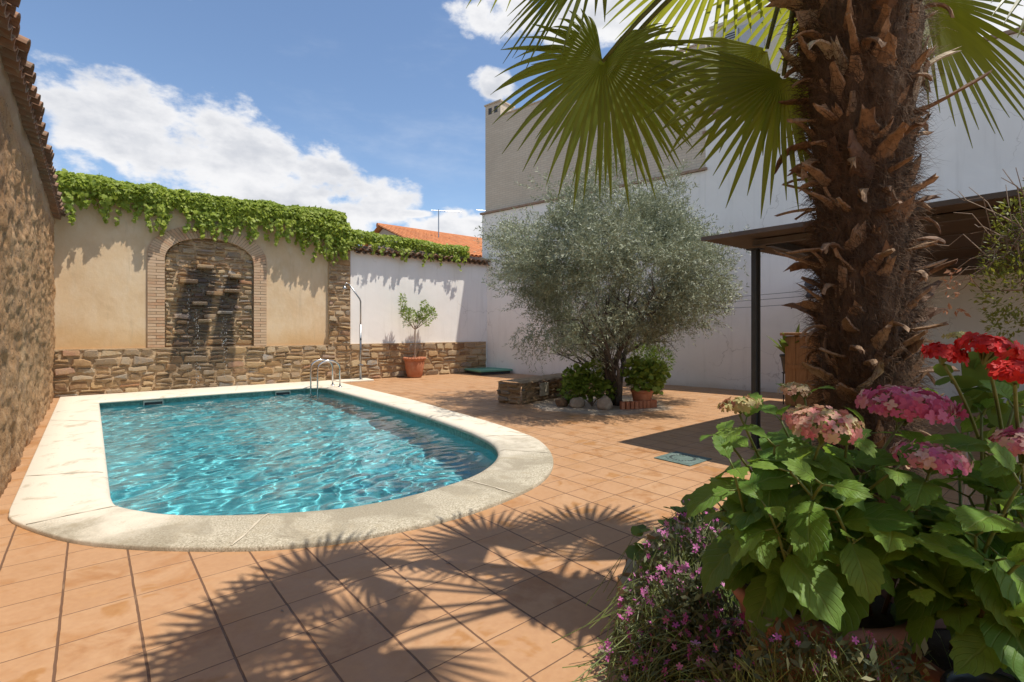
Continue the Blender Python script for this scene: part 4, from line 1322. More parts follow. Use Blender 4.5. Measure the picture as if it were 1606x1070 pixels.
bl = [(ptx + x * .9, pty + y, z - .03, .12, 1.2) for x, y, z in tips] + [(ptx - .42, pty, 2.48, .07, 1.6), (ptx - .30, pty, 2.0, .15), (ptx + .30, pty, 1.98, .18), (ptx + .62, pty, 2.10, .09)]
v, f, a = small_leaf_mass(rg, bl, 1700, .088, LEAF_QUAD)
add_obj('crown', v, f, M_SHRUB, pt, False, {'rnd': np.clip(a + .35, 0, 1)})

# ---------------------------------------------------------------- green hatch in the corner
gh = thing('hatch_cover', 'low green painted board lid lying on the tiles in the far corner', 'hatch', (10.45, 13.6, 0))
MB().box((10.42, 13.68, .055), (1.12, 1.0, .09), rz=R(-6)).build('base_frame', M_DARKGAP, gh)
MB().box((10.42, 13.68, .13), (1.26, 1.12, .06), rz=R(-6), bev=.012).build('lid', M_GREEN, gh)

# ---------------------------------------------------------------- stone bench
BA = R(13)
bx, by = 6.62, 7.62
def bl_(s, z, o):
    return (bx + s * math.cos(BA) + o * math.sin(BA), by + s * math.sin(BA) - o * math.cos(BA), z)
sb = thing('stone_bench', 'low rough stone bench beside the olive tree with pale plaque on its front', 'stone bench', bl_(1.5, 0, -.25))
mb = MB()
masonry(mb, 0, 3.1, 0, .43, .09, .17, .14, .32, bl_, .085, seed=51)
def bl_end(s, z, o):
    return (bx - o * math.cos(BA) - s * math.sin(BA), by - o * math.sin(BA) + s * math.cos(BA), z)
masonry(mb, -.02, .55, 0, .43, .09, .17, .14, .30, lambda s, z, o: bl_end(.55 - s - .02, z, o), .085, seed=52)
n = 26
tv = []; tf = []
for i in range(n + 1):
    for j in range(6):
        s = -.05 + 3.2 * i / n; o = .065 - .66 * j / 5
        q = Vector((s * 3, o * 4, 5))
        tv.append(bl_(s + .02 * mnoise.noise(q * 1.7), .445 + .03 * mnoise.noise(q) - (.03 if j in (0, 5) else 0), o + .02 * mnoise.noise(q * 2)))
tf = [(i * 6 + j, (i + 1) * 6 + j, (i + 1) * 6 + j + 1, i * 6 + j + 1) for i in range(n) for j in range(5)]
mb.add(tv, tf, -1.0)
mb.build('stonework', M_STONE_DARK, sb, attr=True)
c = bl_(.72, .24, .085)
MB().box(c, (.30, .05, .27), rz=BA, bev=.012).build('plaque', M_PLAQUE, sb)

# ---------------------------------------------------------------- olive tree
OX, OY = 7.97, 6.39
ol = thing('olive_tree', 'broad silvery olive tree with several twisted stems rising from a ring of stones', 'olive tree', (OX, OY, 0))
orng = np.random.default_rng(23)
rr = random.Random(23)
limbs = MB()
ends = []
def crown_r(d):
    """crown radius in direction d: a wide, lobed outline"""
    n = mnoise.noise(Vector(d) * 1.6 + Vector((3, 1, 5))) * .32 + mnoise.noise(Vector(d) * 3.7 + Vector((1, 7, 2))) * .22
    return 1 + 1.25 * n
CC = Vector((OX + .05, OY, 2.72)); CR = Vector((2.36, 2.1, 1.74))
def grow(p, d, L, r, depth):
    pts = [p]; rs = [r]
    n = 5
    for i in range(n):
        d = (d + Vector((rr.gauss(0, .14), rr.gauss(0, .14), rr.gauss(.05, .10)))).normalized()
        pts.append(pts[-1] + d * L / n); rs.append(r * (1 - .5 * (i + 1) / n))
    limbs.tube(pts, rs, 7 if depth < 2 else 4, jit=.25 if depth < 2 else 0)
    if depth >= 3:
        ends.append((pts[-1], d))
        return
    for k in range(3 if depth else 3):
        nd = (d + Vector((rr.gauss(0, .55), rr.gauss(0, .55), rr.gauss(.12, .35)))).normalized()
        at_ = pts[-1] if k == 0 else pts[rr.randint(2, n)]
        grow(at_, nd, L * rr.uniform(.6, .85), rs[-1] * .9 if depth else rs[-1], depth + 1)
for (x, y, dx_, dy_, dz_, L, r) in ((0, 0, -.75, .15, .95, 1.15, .085), (.10, .05, -.22, -.2, 1.2, 1.35, .10), (.16, -.02, .25, .2, 1.1, 1.3, .095), (.24, .06, .85, .1, .95, 1.25, .085), (.02, -.10, -.45, -.6, .9, 1.0, .06), (.2, .12, .3, .7, .9, 1.1, .07)):
    grow(Vector((OX + x, OY + y, -.02)), Vector((dx_, dy_, dz_)).normalized(), L, r, 0)
limbs.build('trunk', M_BARK, ol, smooth=True)
clumps = []
while len(clumps) < 1300:
    d = rnd_dirs(orng, 1)[0]
    rad = orng.uniform(.35, 1.0) ** .6 * crown_r(d)
    c = Vector((CC.x + d[0] * CR.x * rad, CC.y + d[1] * CR.y * rad, CC.z + d[2] * CR.z * rad))
    lowz = .88 + .45 * max(0, 1 - ((c.x - OX) ** 2 + (c.y - OY) ** 2) / 1.2)
    if c.z < lowz: continue
    if mnoise.noise(c * 1.25 + Vector((9, 2, 4))) < -.20: continue
    clumps.append((c, Vector(d)))
P = []; Fd = []; U = []; A = []
twigs = MB()
for c, d in clumps:
    tone = orng.beta(2, 2)
    for k in range(orng.integers(7, 11)):
        dirn = Vector((d.x, d.y, d.z * .6 + .25)) * .8 + Vector(orng.normal(0, .55, 3))
        if c.z < 1.7: dirn.z -= .5
        dirn.normalize()
        L = orng.uniform(.22, .42)
        st = c + Vector(orng.normal(0, .10, 3))
        nn = orng.integers(12, 19)
        tt = np.linspace(.1, 1, nn)
        sag = -.10 * L * tt ** 2
        q = np.array(st)[None] + np.outer(tt * L, np.array(dirn)); q[:, 2] += sag
        P.append(q)
        rnd = orng.normal(0, 1, (nn, 3)); perp = rnd - np.outer(rnd @ np.array(dirn), np.array(dirn))
        perp /= np.linalg.norm(perp, axis=1, keepdims=True)
        Fd.append(perp * .8 + np.array(dirn) * .7); U.append(orng.normal(0, .7, (nn, 3)) + [0, 0, .8])
        A.append(np.clip(tone * .6 + orng.uniform(0, .45, nn), 0, 1))
        if k < 1:
            e = st + dirn * L
            twigs.add([tuple(st + Vector((.004, 0, 0))), tuple(st - Vector((.004, 0, 0))), tuple(e), ], [(0, 1, 2)])
P = np.concatenate(P); Fd = np.concatenate(Fd); U = np.concatenate(U); A = np.concatenate(A)
v, f, a = scatter(*OLIVE_LEAF, P, Fd, U, .072 * orng.uniform(.7, 1.3, len(P)), A)
crown = add_obj('crown', v, f, M_OLIVE, ol, False, {'rnd': a})
twigs.build('twig', M_BARK, ol)

def rock(name, c, s, seed, mat, label, cat='rock', group=None):
    bm = bmesh.new()
    bmesh.ops.create_icosphere(bm, subdivisions=3, radius=1)
    for vv in bm.verts:
        k = 1 + .22 * mnoise.noise(vv.co * 1.3 + Vector((seed, 0, 0))) + .08 * mnoise.noise(vv.co * 4 + Vector((0, seed, 0)))
        vv.co = Vector((vv.co.x * s[0] * k + c[0], vv.co.y * s[1] * k + c[1], max(-.005, vv.co.z * s[2] * k + c[2])))
    vs = [tuple(q.co) for q in bm.verts]; fs = [tuple(q.index for q in p_.verts) for p_ in bm.faces]
    bm.free()
    o = add_obj(name, vs, fs, mat, None, True)
    return tag(o, label, cat, group)
rock('garden_rock', (7.42, 6.12, .10), (.155, .14, .15), 1, M_ROCK, 'pale rounded rock in front of the olive trunk, largest of the ring')
rock('garden_rock', (7.20, 6.62, .08), (.17, .13, .12), 2, M_ROCK, 'reddish flat rock nearest the stone bench in the olive ring')
rock('garden_rock', (7.05, 6.90, .07), (.12, .12, .11), 3, M_STONE_DARK, 'small dark rock half hidden behind the flat one by the bench')
for k, (x, y) in enumerate(((7.70, 5.86), (7.84, 5.76), (7.98, 5.68), (8.13, 5.62), (8.27, 5.58))):
    pass
edg = thing('edging_brick_row', 'short curved row of upright clay edging bricks round the olive foot', 'edging', (8.0, 5.7, 0))
for k in range(9):
    x = 7.66 + .085 * k; y = 5.90 - .045 * k + .002 * k * k
    MB().box((x, y, .07), (.075, .10, .15), rz=R(-28), bev=.012).build('edging_brick', M_TERRA, edg)

def pot(name, c, r, h, mat, label, cat='pot', soil=True, group=None, rim=.035):
    t = thing(name, label, cat, c, group)
    MB().lathe([(0, 0), (r * .68, 0), (r * .72, .01), (r * .95, h - rim * 2), (r * .96, h - rim * 1.8), (r * 1.03, h - rim * 1.5), (r * 1.07, h - rim * .9), (r * 1.06, h - rim * .3), (r * 1.01, h), (r * .94, h - .001), (r * .88, h - .02), (r * .86, h - .05)], c, 44).build('pot_body', mat, t, smooth=True)
    if soil:
        MB().lathe([(0, h - .05), (r * .5, h - .045), (r * .87, h - .055)], c, 24).build('soil', M_SOIL, t)
    return t
def shrub(name, label, c, blobs, n, size, mat, seed, stems=8, tmpl=LEAF_QUAD, cat='shrub', group=None):
    t = thing(name, label, cat, c, group)
    rg_ = np.random.default_rng(seed)
    v, f, a = small_leaf_mass(rg_, blobs, n, size, tmpl)
    add_obj('foliage', v, f, mat, t, False, {'rnd': a})
    mb = MB()
    for k in range(stems):
        b = blobs[k % len(blobs)]
        mb.tube(bez(c, (c[0] + (b[0] - c[0]) * .3, c[1] + (b[1] - c[1]) * .3, (c[2] + b[2]) / 2), b[:3], 5), [.014, .012, .010, .008, .006, .004], 5)
    mb.build('stem', M_DRYTWIG, t)
    return t
p2 = pot('clay_pot', (8.22, 5.86, 0), .21, .34, M_TERRA, 'clay pot with leafy green geranium at the foot of the olive tree', 'potted plant')
rg_ = np.random.default_rng(5)
ROUND_LEAF = ([(0, 0, 0), (.42, .1, .03), (.55, .5, .06), (.35, .9, .02), (0, 1.0, -.02), (-.35, .9, .02), (-.55, .5, .06), (-.42, .1, .03)], [(0, 1, 2, 3), (0, 3, 4, 5), (0, 5, 6, 7)])
v, f, a = small_leaf_mass(rg_, [(8.22, 5.82, .55, .30), (8.4, 5.7, .62, .26), (8.05, 5.9, .7, .26), (8.5, 5.8, .45, .22)], 900, .085, ROUND_LEAF)
add_obj('foliage', v, f, M_SHRUB, p2, False, {'rnd': np.clip(a + .15, 0, 1)})
shrub('leafy_shrub', 'yellow-green leafy shrub growing between bench and olive trunk', (7.55, 6.55, 0), [(7.5, 6.5, .42, .26), (7.35, 6.75, .5, .28), (7.55, 6.5, .68, .2), (7.3, 6.85, .3, .25), (7.7, 6.35, .3, .2)], 1100, .08, M_SHRUB, 61, tmpl=ROUND_LEAF)
shrub('dark_shrub', 'dark green shrub against the white wall behind the olive tree', (10.7, 7.4, 0), [(10.7, 7.35, .45, .42), (10.6, 7.5, .85, .36), (10.85, 7.2, .75, .34), (10.7, 7.4, 1.1, .2)], 1700, .10, M_SHRUB, 62)

# ---------------------------------------------------------------- drain cover
dr = thing('drain_cover', 'square greenish metal drain cover set in the tiles by the canopy shadow', 'drain cover', (5.26, 3.19, 0))
MB().box((5.26, 3.19, .006), (.47, .46, .012), bev=.004).build('frame', M_DRAIN, dr)
mb = MB()
for k in range(24):
    a = 2 * math.pi * k / 24
    mb.box((5.26 + .135 * math.cos(a), 3.19 + .135 * math.sin(a), .0135), (.028, .012, .003), rz=a)
mb.build('slot_ring', M_DARKGAP, dr)
mb = MB(); mb.lathe([(.165, .012), (.17, .018), (.185, .018), (.19, .012)], (5.26, 3.19, 0), 40)
mb.lathe([(0, .016), (.09, .016), (.10, .012)], (5.26, 3.19, 0), 32)
mb.build('raised_ring', M_DRAIN, dr, smooth=True)

# ---------------------------------------------------------------- patio canopy
cn = thing('patio_canopy', 'brown corrugated lean-to canopy on dark posts over the side patio', 'canopy', (6.4, 2.9, 0))
x0, x1 = 6.0, 13.2
nx = int((x1 - x0) / .019)
vs = []; fs = []
for i in range(nx + 1):
    x = x0 + (x1 - x0) * i / nx
    zz = 2.645 + .012 * (x - x0) + .014 * math.sin(2 * math.pi * (x - x0) / .076)
    for y in (3.36, -3.0):
        vs.append((x, y, zz))
for i in range(nx):
    fs.append((2 * i, 2 * i + 2, 2 * i + 3, 2 * i + 1))
add_obj('roof_sheet', vs, fs, M_ROOFSHEET, cn, True)
MB().box((5.985, .19, 2.655), (.03, 6.34, .05)).build('edge_trim', M_ROOFSHEET, cn)
MB().box((6.42, -.05, 2.59), (.08, 5.9, .07)).build('front_beam', M_ROOFSHEET, cn)
for y in (2.75, .6, -1.6):
    MB().box((9.75, y, 2.59), (6.5, .07, .09)).build('rafter', M_DARKMETAL, cn)
for x in (8.0, 9.6, 11.2):
    MB().box((x, .1, 2.632 + .012 * (x - 6)), (.05, 6.0, .03)).build('purlin', M_ROOFSHEET, cn)
for y in (2.88, -1.6):
    mb = MB(); mb.box((6.40, y, 1.26), (.055, .06, 2.52)); mb.box((6.439, y - .01, 1.26), (.02, .085, 2.5)); mb.box((6.42, y, 2.51), (.16, .16, .015))
    mb.build('post', M_DARKMETAL, cn)
mb = MB(); rwbox(mb, -3, 3.1, 2.56, 2.70, .002, .10)
mb.build('wall_beam', M_BEAM, cn)

# ---------------------------------------------------------------- things under the canopy
cb = thing('wooden_cabinet', 'varnished pine plank cabinet standing under the canopy by the white wall', 'cabinet', (10.5, 3.55, 0))
mb = MB()
CX0, CY0, CA = 10.9, 3.50, R(8)
for k in range(6):
    mb.box((CX0 - .42 + .0, CY0 - .58 + k * .2 + .1, .70), (.03, .192, 1.32), rz=0, a=.5)
mb.build('plank_front', M_WOOD, cb)
MB().box((CX0, CY0 + .02, .69), (.80, 1.18, 1.36)).build('carcass', M_WOOD, cb)
MB().box((CX0 - .02, CY0 + .02, 1.41), (.96, 1.34, .055), bev=.008).build('cabinet_top', M_WOOD, cb)
MB().box((CX0 - .445, CY0 + .02, .78), (.02, 1.18, .08)).build('rail', M_WOOD, cb)
st = thing('stool', 'small stool with dark blue seat and pale wooden legs in front of the cabinet', 'stool', (9.0, 2.75, 0))
MB().box((9.0, 2.75, 1.02), (.36, .36, .05), bev=.012).build('seat', M_BLUE, st)
for sx_ in (-.14, .14):
    for sy_ in (-.14, .14):
        MB().tube([(9.0 + sx_, 2.75 + sy_, 1.0), (9.0 + sx_ * 1.15, 2.75 + sy_ * 1.15, 0)], .02, 8).build('leg', M_PALEWOOD, st)
ps = thing('plant_stand', 'dark metal stand carrying a black pot beside the pine cabinet', 'plant stand', (10.75, 4.12, 0))
for sx_ in (-.1, .1):
    for sy_ in (-.1, .1):
        MB().tube([(10.75 + sx_, 4.12 + sy_, 0), (10.75 + sx_, 4.12 + sy_, .62)], .012, 6).build('leg', M_DARKMETAL, ps)
MB().lathe([(0, .62), (.16, .62), (.16, .64), (0, .64)], (10.75, 4.12, 0), 20).build('tray', M_DARKMETAL, ps)
ap = pot('cast_iron_plant', (10.75, 4.12, .642), .19, .36, M_BLACKPOT, 'strap-leaved dark green plant in a black pot beside the cabinet', 'potted plant')
mb = MB(); rg = random.Random(2)
for k in range(22):
    a = rg.uniform(0, 6.28); L = rg.uniform(.35, .72); lean = rg.uniform(.25, 1.0)
    d = Vector((math.cos(a), math.sin(a), 0)); sd = Vector((-d.y, d.x, 0))
    b = Vector((10.75, 4.12, .95)) + d * .05
    vs = []
    for i in range(7):
        t = i / 6
        p = b + d * (L * lean * t) + Vector((0, 0, L * (t * (1.25 - .5 * lean) - .45 * lean * t * t)))
        w = .05 * math.sin(math.pi * min(1, t * .9 + .1)) ** .8 + .002
        vs += [tuple(p - sd * w), tuple(p + sd * w)]
    mb.add(vs, [(2 * i, 2 * i + 1, 2 * i + 3, 2 * i + 2) for i in range(6)], rg.random() * .5)
mb.build('leaves', M_SHRUB, ap, attr=True)
wl = thing('wall_lamp', 'dark wall lamp on a bracket under the canopy edge', 'wall lamp', rw(4.4, 2.42, .1))
q = Vector(rw(4.4, 2.46, .22))
mb = MB(); mb.tube([Vector(rw(4.4, 2.30, .0)), q + Vector((0, 0, -.14)), q + Vector((0, 0, -.02))], .018, 8); mb.build('bracket', M_DARKMETAL, wl)
mb = MB(); mb.lathe([(0, .15), (.09, .12), (.11, .05), (.06, -.01), (.05, -.12), (.085, -.2), (.06, -.26), (0, -.26)], tuple(q), 16); mb.build('lamp_shade', M_BLUE, wl, smooth=True)
clt = thing('clothesline', 'three thin washing lines strung along the white wall', 'clothesline', rw(6, 2.3, .3))
for (za, zb) in ((2.28, 2.40), (2.18, 2.28), (2.02, 2.12)):
    pts = []
    for i in range(15):
        t = i / 14
        pts.append(rw(8.4 - 4.4 * t, za + (zb - za) * t - .05 * math.sin(math.pi * t), .30))
    MB().tube(pts, .005, 4).build('line', M_DARKMETAL, clt)
for (y, z, tl, lab) in ((6.1, 2.02, 0, 'clothes peg hanging upright on the lowest line, nearest the canopy post'), (4.72, 2.06, .5, 'clothes peg leaning one way, paired on the lowest line near the lamp'), (4.55, 2.07, -.6, 'clothes peg leaning toward the lamp on the lowest line')):
    c = Vector(rw(y, z - .03, .30))
    mb = MB(); mb.box((0, 0, 0), (.016, .022, .12)); mb.box((.012, 0, .02), (.008, .026, .05))
    m = Matrix.Rotation(tl, 3, 'X')
    mb.v = [tuple(m @ Vector(p) + c) for p in mb.v]
    o = mb.build('clothes_peg', M_DARKMETAL); tag(o, lab, 'clothes peg')

def plastic_chair(x, y, rz, label):
    t = thing('garden_chair', label, 'chair', (x, y, 0), 'slatted plastic garden chairs')
    m = Matrix.Rotation(rz, 3, 'Z'); T = lambda p: tuple(m @ Vector(p) + Vector((x, y, 0)))
    mb = MB()
    for k in range(8):       # curved back slats
        z = .55 + k * .052
        vs = []
        for i in range(13):
            u = -1 + i / 6
            for (dz, dy) in ((-.019, 0), (.019, .012)):
                vs.append(T((u * (.27 - .006 * k), .22 + .04 * (k / 7) + .10 * (1 - u * u), z + dz + .02 * (1 - u * u))))
        mb.add(vs, [(2 * i, 2 * i + 2, 2 * i + 3, 2 * i + 1) for i in range(12)])
    mb.build('backrest', M_PLASTIC, t)
    mb = MB()
    for s_ in (-1, 1):
        mb.tube([T((s_ * .27, .22, .43)), T((s_ * .262, .25, .75)), T((s_ * .235, .28, .95))], .02, 6)
    mb.tube([T((-.235 + .0, .28, .95)), T((-.12, .36, .985)), T((.12, .36, .985)), T((.235, .28, .95))], .02, 6)
    mb.build('back_frame', M_PLASTIC, t)
    MB().add([T(p) for p in ((-.26, -.22, .43), (.26, -.22, .43), (.25, .22, .41), (-.25, .22, .41), (-.26, -.22, .40), (.26, -.22, .40), (.25, .22, .38), (-.25, .22, .38))],
             [(0, 1, 2, 3), (7, 6, 5, 4), (0, 4, 5, 1), (1, 5, 6, 2), (2, 6, 7, 3), (3, 7, 4, 0)]).build('seat', M_PLASTIC, t)
    for s_ in (-1, 1):
        MB().tube([T((s_ * .25, -.2, .42)), T((s_ * .28, -.25, 0))], .022, 6).build('leg', M_PLASTIC, t)
        MB().tube([T((s_ * .25, .2, .42)), T((s_ * .28, .27, 0))], .022, 6).build('leg', M_PLASTIC, t)
        MB().tube([T((s_ * .27, -.22, .43)), T((s_ * .30, -.2, .63)), T((s_ * .29, .22, .66))], .02, 6).build('armrest', M_PLASTIC, t)
    return t
plastic_chair(5.05, .35, R(128), 'grey slatted plastic chair half hidden behind the palm trunk and geraniums')

# ---------------------------------------------------------------- climbing bush on the right
bc = (5.05, -.10, 0)
bush = thing('climbing_bush', 'sunlit yellowish climbing bush with bare twigs hanging over the canopy edge', 'climbing shrub', bc)
rg_ = np.random.default_rng(88)
bl = [(x_ + .34, y_ - .30, z_ - .08, r_ * 1.02) for (x_, y_, z_, r_) in [(4.75, .62, 2.12, .30), (4.60, .70, 1.85, .26), (4.85, .45, 2.32, .32), (5.0, .25, 2.05, .40), (4.9, .30, 1.75, .34), (4.75, .55, 2.55, .16), (4.8, .45, 1.58, .18), (5.2, 0, 2.4, .5), (5.2, -.1, 1.8, .5), (4.62, .78, 1.62, .10), (4.7, .75, 2.4, .10)]]
v, f, a = small_leaf_mass(rg_, bl, 15000, .044, LEAF_QUAD)
add_obj('foliage', v, f, M_BUSH, bush, False, {'rnd': a})
mb = MB(); rr = random.Random(5)
mb.tube([(5.05, -.10, 0), (5.1, 0, 1.0), (5.0, .2, 1.9)], [.05, .045, .03], 7)
for k in range(34):
    p = Vector((4.95, .3, rr.uniform(1.7, 2.3)))
    e = Vector((4.90 + rr.uniform(-.1, .25), .56 + rr.uniform(-.3, .35), rr.uniform(1.75, 2.62)))
    pts = [p]
    for i in range(1, 7):
        t = i / 6
        pts.append(p.lerp(e, t) + Vector((rr.gauss(0, .03), rr.gauss(0, .03), .12 * math.sin(t * 3) * rr.uniform(-.6, 1))))
    mb.tube(pts, [.006, .005, .005, .004, .003, .003, .002], 4)
mb.build('stem', M_DRYTWIG, bush)
P = np.array([(4.78 + rg_.normal(0, .05), .72 + rg_.normal(0, .05), z) for z in rg_.uniform(1.62, 1.95, 46)])
v, f, a = scatter(*LEAF_QUAD, P, rg_.normal(0, 1, (46, 3)) + [0, 0, -1], rg_.normal(0, 1, (46, 3)), .05 * rg_.uniform(.6, 1.2, 46))
add_obj('dry_flowers', v, f, leaf_mat('dry_orange_flower', [(0, (.30, .12, .06)), (1, (.46, .24, .13))], .7, .2), bush, False, {'rnd': a})['kind'] = 'stuff'
# ---------------------------------------------------------------- palm
PX, PY = 2.85, .74
palm = thing('windmill_palm', 'tall fan palm with a shaggy brown trunk covered in cut leaf stubs', 'palm tree', (PX, PY, 0.2))
prg = random.Random(101)
def trunk_c(z):
    return Vector((PX - .012 * z + .02 * math.sin(z * 1.1), PY + .012 * z, z))
def trunk_r(z):
    return .170 + .050 * max(0, min(1, (z - 1.6) / 1.4)) + .012 * math.sin(z * 5.1)
nz_, na_ = 150, 56
vs = []; fs = []
for i in range(nz_ + 1):
    z = .2 + 3.6 * i / nz_
    c = trunk_c(z); r0 = trunk_r(z)
    for k in range(na_):
        a = 2 * math.pi * k / na_
        q = Vector((math.cos(a) * 1.2, math.sin(a) * 1.2, z * 1.4))
        r = r0 * (1 + .13 * mnoise.noise(q * 2.2) + .09 * mnoise.noise(q * 6) + .05 * mnoise.noise(q * 15))
        vs.append((c.x + r * math.cos(a), c.y + r * math.sin(a), z))
for i in range(nz_):
    for k in range(na_):
        k2 = (k + 1) % na_
        fs.append((i * na_ + k, i * na_ + k2, (i + 1) * na_ + k2, (i + 1) * na_ + k))
add_obj('trunk', vs, fs, M_FIBRE, palm, True)

# loose fibre
fr = np.random.default_rng(4)
fv = []; ff = []
for k in range(22000):
    z = fr.uniform(.45, 3.75); a = fr.uniform(0, 2 * math.pi)
    c = trunk_c(z); r = trunk_r(z) * fr.uniform(.94, 1.12)
    rad = Vector((math.cos(a), math.sin(a), 0)); tan = Vector((-rad.y, rad.x, 0))
    p = c + rad * r
    L = fr.uniform(.05, .14)
    d = (rad * fr.uniform(.05, .75) + tan * fr.normal(0, .6) + Vector((0, 0, fr.normal(-.1, .6)))).normalized()
    m = p + d * L * .5 + rad * .006
    e = p + d * L + Vector((fr.normal(0, .014), fr.normal(0, .014), fr.normal(-.015, .02)))
    w = tan * .0011 + Vector((0, 0, .0011))
    n = len(fv)
    fv += [tuple(p - w), tuple(p + w), tuple(m + w * .8), tuple(m - w * .8), tuple(e)]
    ff += [(n, n + 1, n + 2, n + 3), (n + 3, n + 2, n + 4)]
fo = add_obj('fibre', fv, ff, M_FIBRE, palm)
fo['kind'] = 'stuff'

def stub_geo(z, a, L, w, up, curl, th=.008, twist=0.0):
    """a cut leaf base: a tapering curved strap rising out of the trunk"""
    c = trunk_c(z); rad = Vector((math.cos(a), math.sin(a), 0)); tan = Vector((-rad.y, rad.x, 0))
    p = c + rad * trunk_r(z) * .90
    ang = up
    vs = []; fs = []
    n = 9
    rj = random.Random(int(z * 1e5) + int(a * 1e3))
    side_curl = rj.gauss(0, .5)
    for i in range(n + 1):
        t = i / n
        d = rad * math.cos(ang) + Vector((0, 0, math.sin(ang)))
        if i: p = p + d * L / n
        ang += curl / n
        nrm = rad * -math.sin(ang) + Vector((0, 0, math.cos(ang)))
        tw = twist * t
        p = p + tan * (side_curl * L / n * t * .8)
        s_ = tan * math.cos(tw) + nrm * math.sin(tw)
        n2 = nrm * math.cos(tw) - tan * math.sin(tw)
        ww = w * (1.25 - 1.0 * min(1, t * 1.25) ** .7 * .62) * (1 + .14 * math.sin(i * 2.3 + z * 30)) * (1 if t < .75 else 1 - (t - .75) * rj.uniform(.6, 2.2))
        cup = .35 * ww * (1 - t)
        vs += [tuple(p - s_ * ww + n2 * cup), tuple(p + n2 * th * .5), tuple(p + s_ * ww + n2 * cup),
               tuple(p + s_ * ww * .9 + n2 * (cup - th)), tuple(p - n2 * th * 1.2), tuple(p - s_ * ww * .9 + n2 * (cup - th))]
        if i == n:      # torn end
            vs[-6:] = [tuple(Vector(q) + d * rj.uniform(-.5, .9) * w * 1.3) for q in vs[-6:]]
    for i in range(n):
        for k in range(6):
            k2 = (k + 1) % 6
            fs.append((i * 6 + k, i * 6 + k2, (i + 1) * 6 + k2, (i + 1) * 6 + k))
    fs.append(tuple(n * 6 + k for k in range(6)))
    return vs, fs
cam_a = math.atan2(-PY, -PX)
stubs = []
k = 0
z = .50
while z < 3.72:
    a = k * R(137.5) + prg.gauss(0, .25)
    stubs.append((z + prg.gauss(0, .03), a)); k += 1
    z += .0070
front = []; rest = MB()
for (z, a) in stubs:
    da = abs((a - cam_a + math.pi) % (2 * math.pi) - math.pi)
    kind = prg.random()
    if kind < .62: L, w, up, curl = prg.uniform(.07, .17), prg.uniform(.020, .046), prg.uniform(.95, 1.5), prg.uniform(-.9, .5)
    elif kind < .90: L, w, up, curl = prg.uniform(.08, .19), prg.uniform(.012, .030), prg.uniform(.8, 1.4), prg.uniform(-2.6, -.9)
    else: L, w, up, curl = prg.uniform(.10, .20), prg.uniform(.014, .022), prg.uniform(-.1, .6), prg.uniform(-.4, .3)
    is_front = da < 1.95 and z > 1.0 and len(front) < 98 and prg.random() < .50
    if is_front: L *= 1.25; w *= 1.45
    if z > 2.45: L *= 1.2; up = min(1.45, up + .15); w *= 1.15
    g = stub_geo(z, a, L, w, up, curl, twist=prg.gauss(0, .7))
    if is_front: front.append(g)
    else: rest.add(*g)
for g in front:
    add_obj('leaf_base', g[0], g[1], M_STUB, palm)
rb = rest.build('old_leaf_bases', M_STUB, palm); rb['kind'] = 'stuff'

# fan fronds
def frond(hub, axis, normal, Rr, spread=R(290), n=44, droop=.18, cup=.10, seed=0, side_short=.22, start=None, label=None):
    rg = random.Random(seed)
    hub = Vector(hub); axis = Vector(axis).normalized(); normal = Vector(normal)
    normal = (normal - axis * normal.dot(axis)).normalized()
    side = axis.cross(normal)
    root = add_obj('frond', [], [], M_PALM, palm)
    LOC[root.name] = LOC[palm.name]
    vs = []; fs = []; aa = []
    dphi = spread / n
    for i in range(n):
        phi = -spread / 2 + (i + .5) * dphi
        d = axis * math.cos(phi) + side * math.sin(phi)
        perp = -axis * math.sin(phi) + side * math.cos(phi)
        r = Rr * (1 - side_short * (abs(phi) / (spread / 2)) ** 2) * rg.uniform(.93, 1.05)
        cu = cup * math.cos(phi * .5)
        dr = droop * rg.uniform(.6, 1.5)
        fuse = .36 + rg.uniform(-.05, .05)
        tone = min(1, max(0, rg.gauss(.45, .2)))
        ns = 9
        bend = rg.gauss(0, .025)
        b0 = len(vs)
        for s in range(ns + 1):
            t = .03 + .97 * s / ns
            p = hub + d * (r * t) + normal * (cu * r * t * t) + perp * (bend * r * max(0, t - .4))
            p.z -= dr * r * max(0, t - .30) ** 2.0 * 2.0
            full = r * t * math.tan(dphi / 2) * 1.02
            wm = r * fuse * math.tan(dphi / 2)
            w = full if t < fuse else wm * (1.0 + .35 * min(1, (t - fuse) * 5)) * (1 - ((t - fuse) / (1 - fuse)) ** 2.2) + .0012
            vs += [tuple(p - perp * w), tuple(p + normal * (w * .55 + .001)), tuple(p + perp * w)]
        for s in range(ns):
            q = b0 + 3 * s
            fs += [(q, q + 1, q + 4, q + 3), (q + 1, q + 2, q + 5, q + 4)]
            aa += [tone, tone]
    me = root.data
    me.from_pydata([tuple(Vector(v) - Vector(LOC[palm.name])) for v in vs], [], fs)
    at_ = me.attributes.new('rnd', 'FLOAT', 'FACE'); at_.data.foreach_set('value', np.array(aa, dtype=np.float32))
    me.update()
    st = Vector(start) if start is not None else trunk_c(3.62) + (Vector((hub.x - PX, hub.y - PY, 0)).normalized() * .16)
    midp = st.lerp(hub, .5) + Vector((0, 0, .10 + .12 * (hub - st).length))
    pts = bez(st, midp, hub, 10)
    MB().tube(pts, [.022 - .011 * i / 10 for i in range(11)], 7).build('petiole', M_PETIOLE, root, smooth=True)
    return root

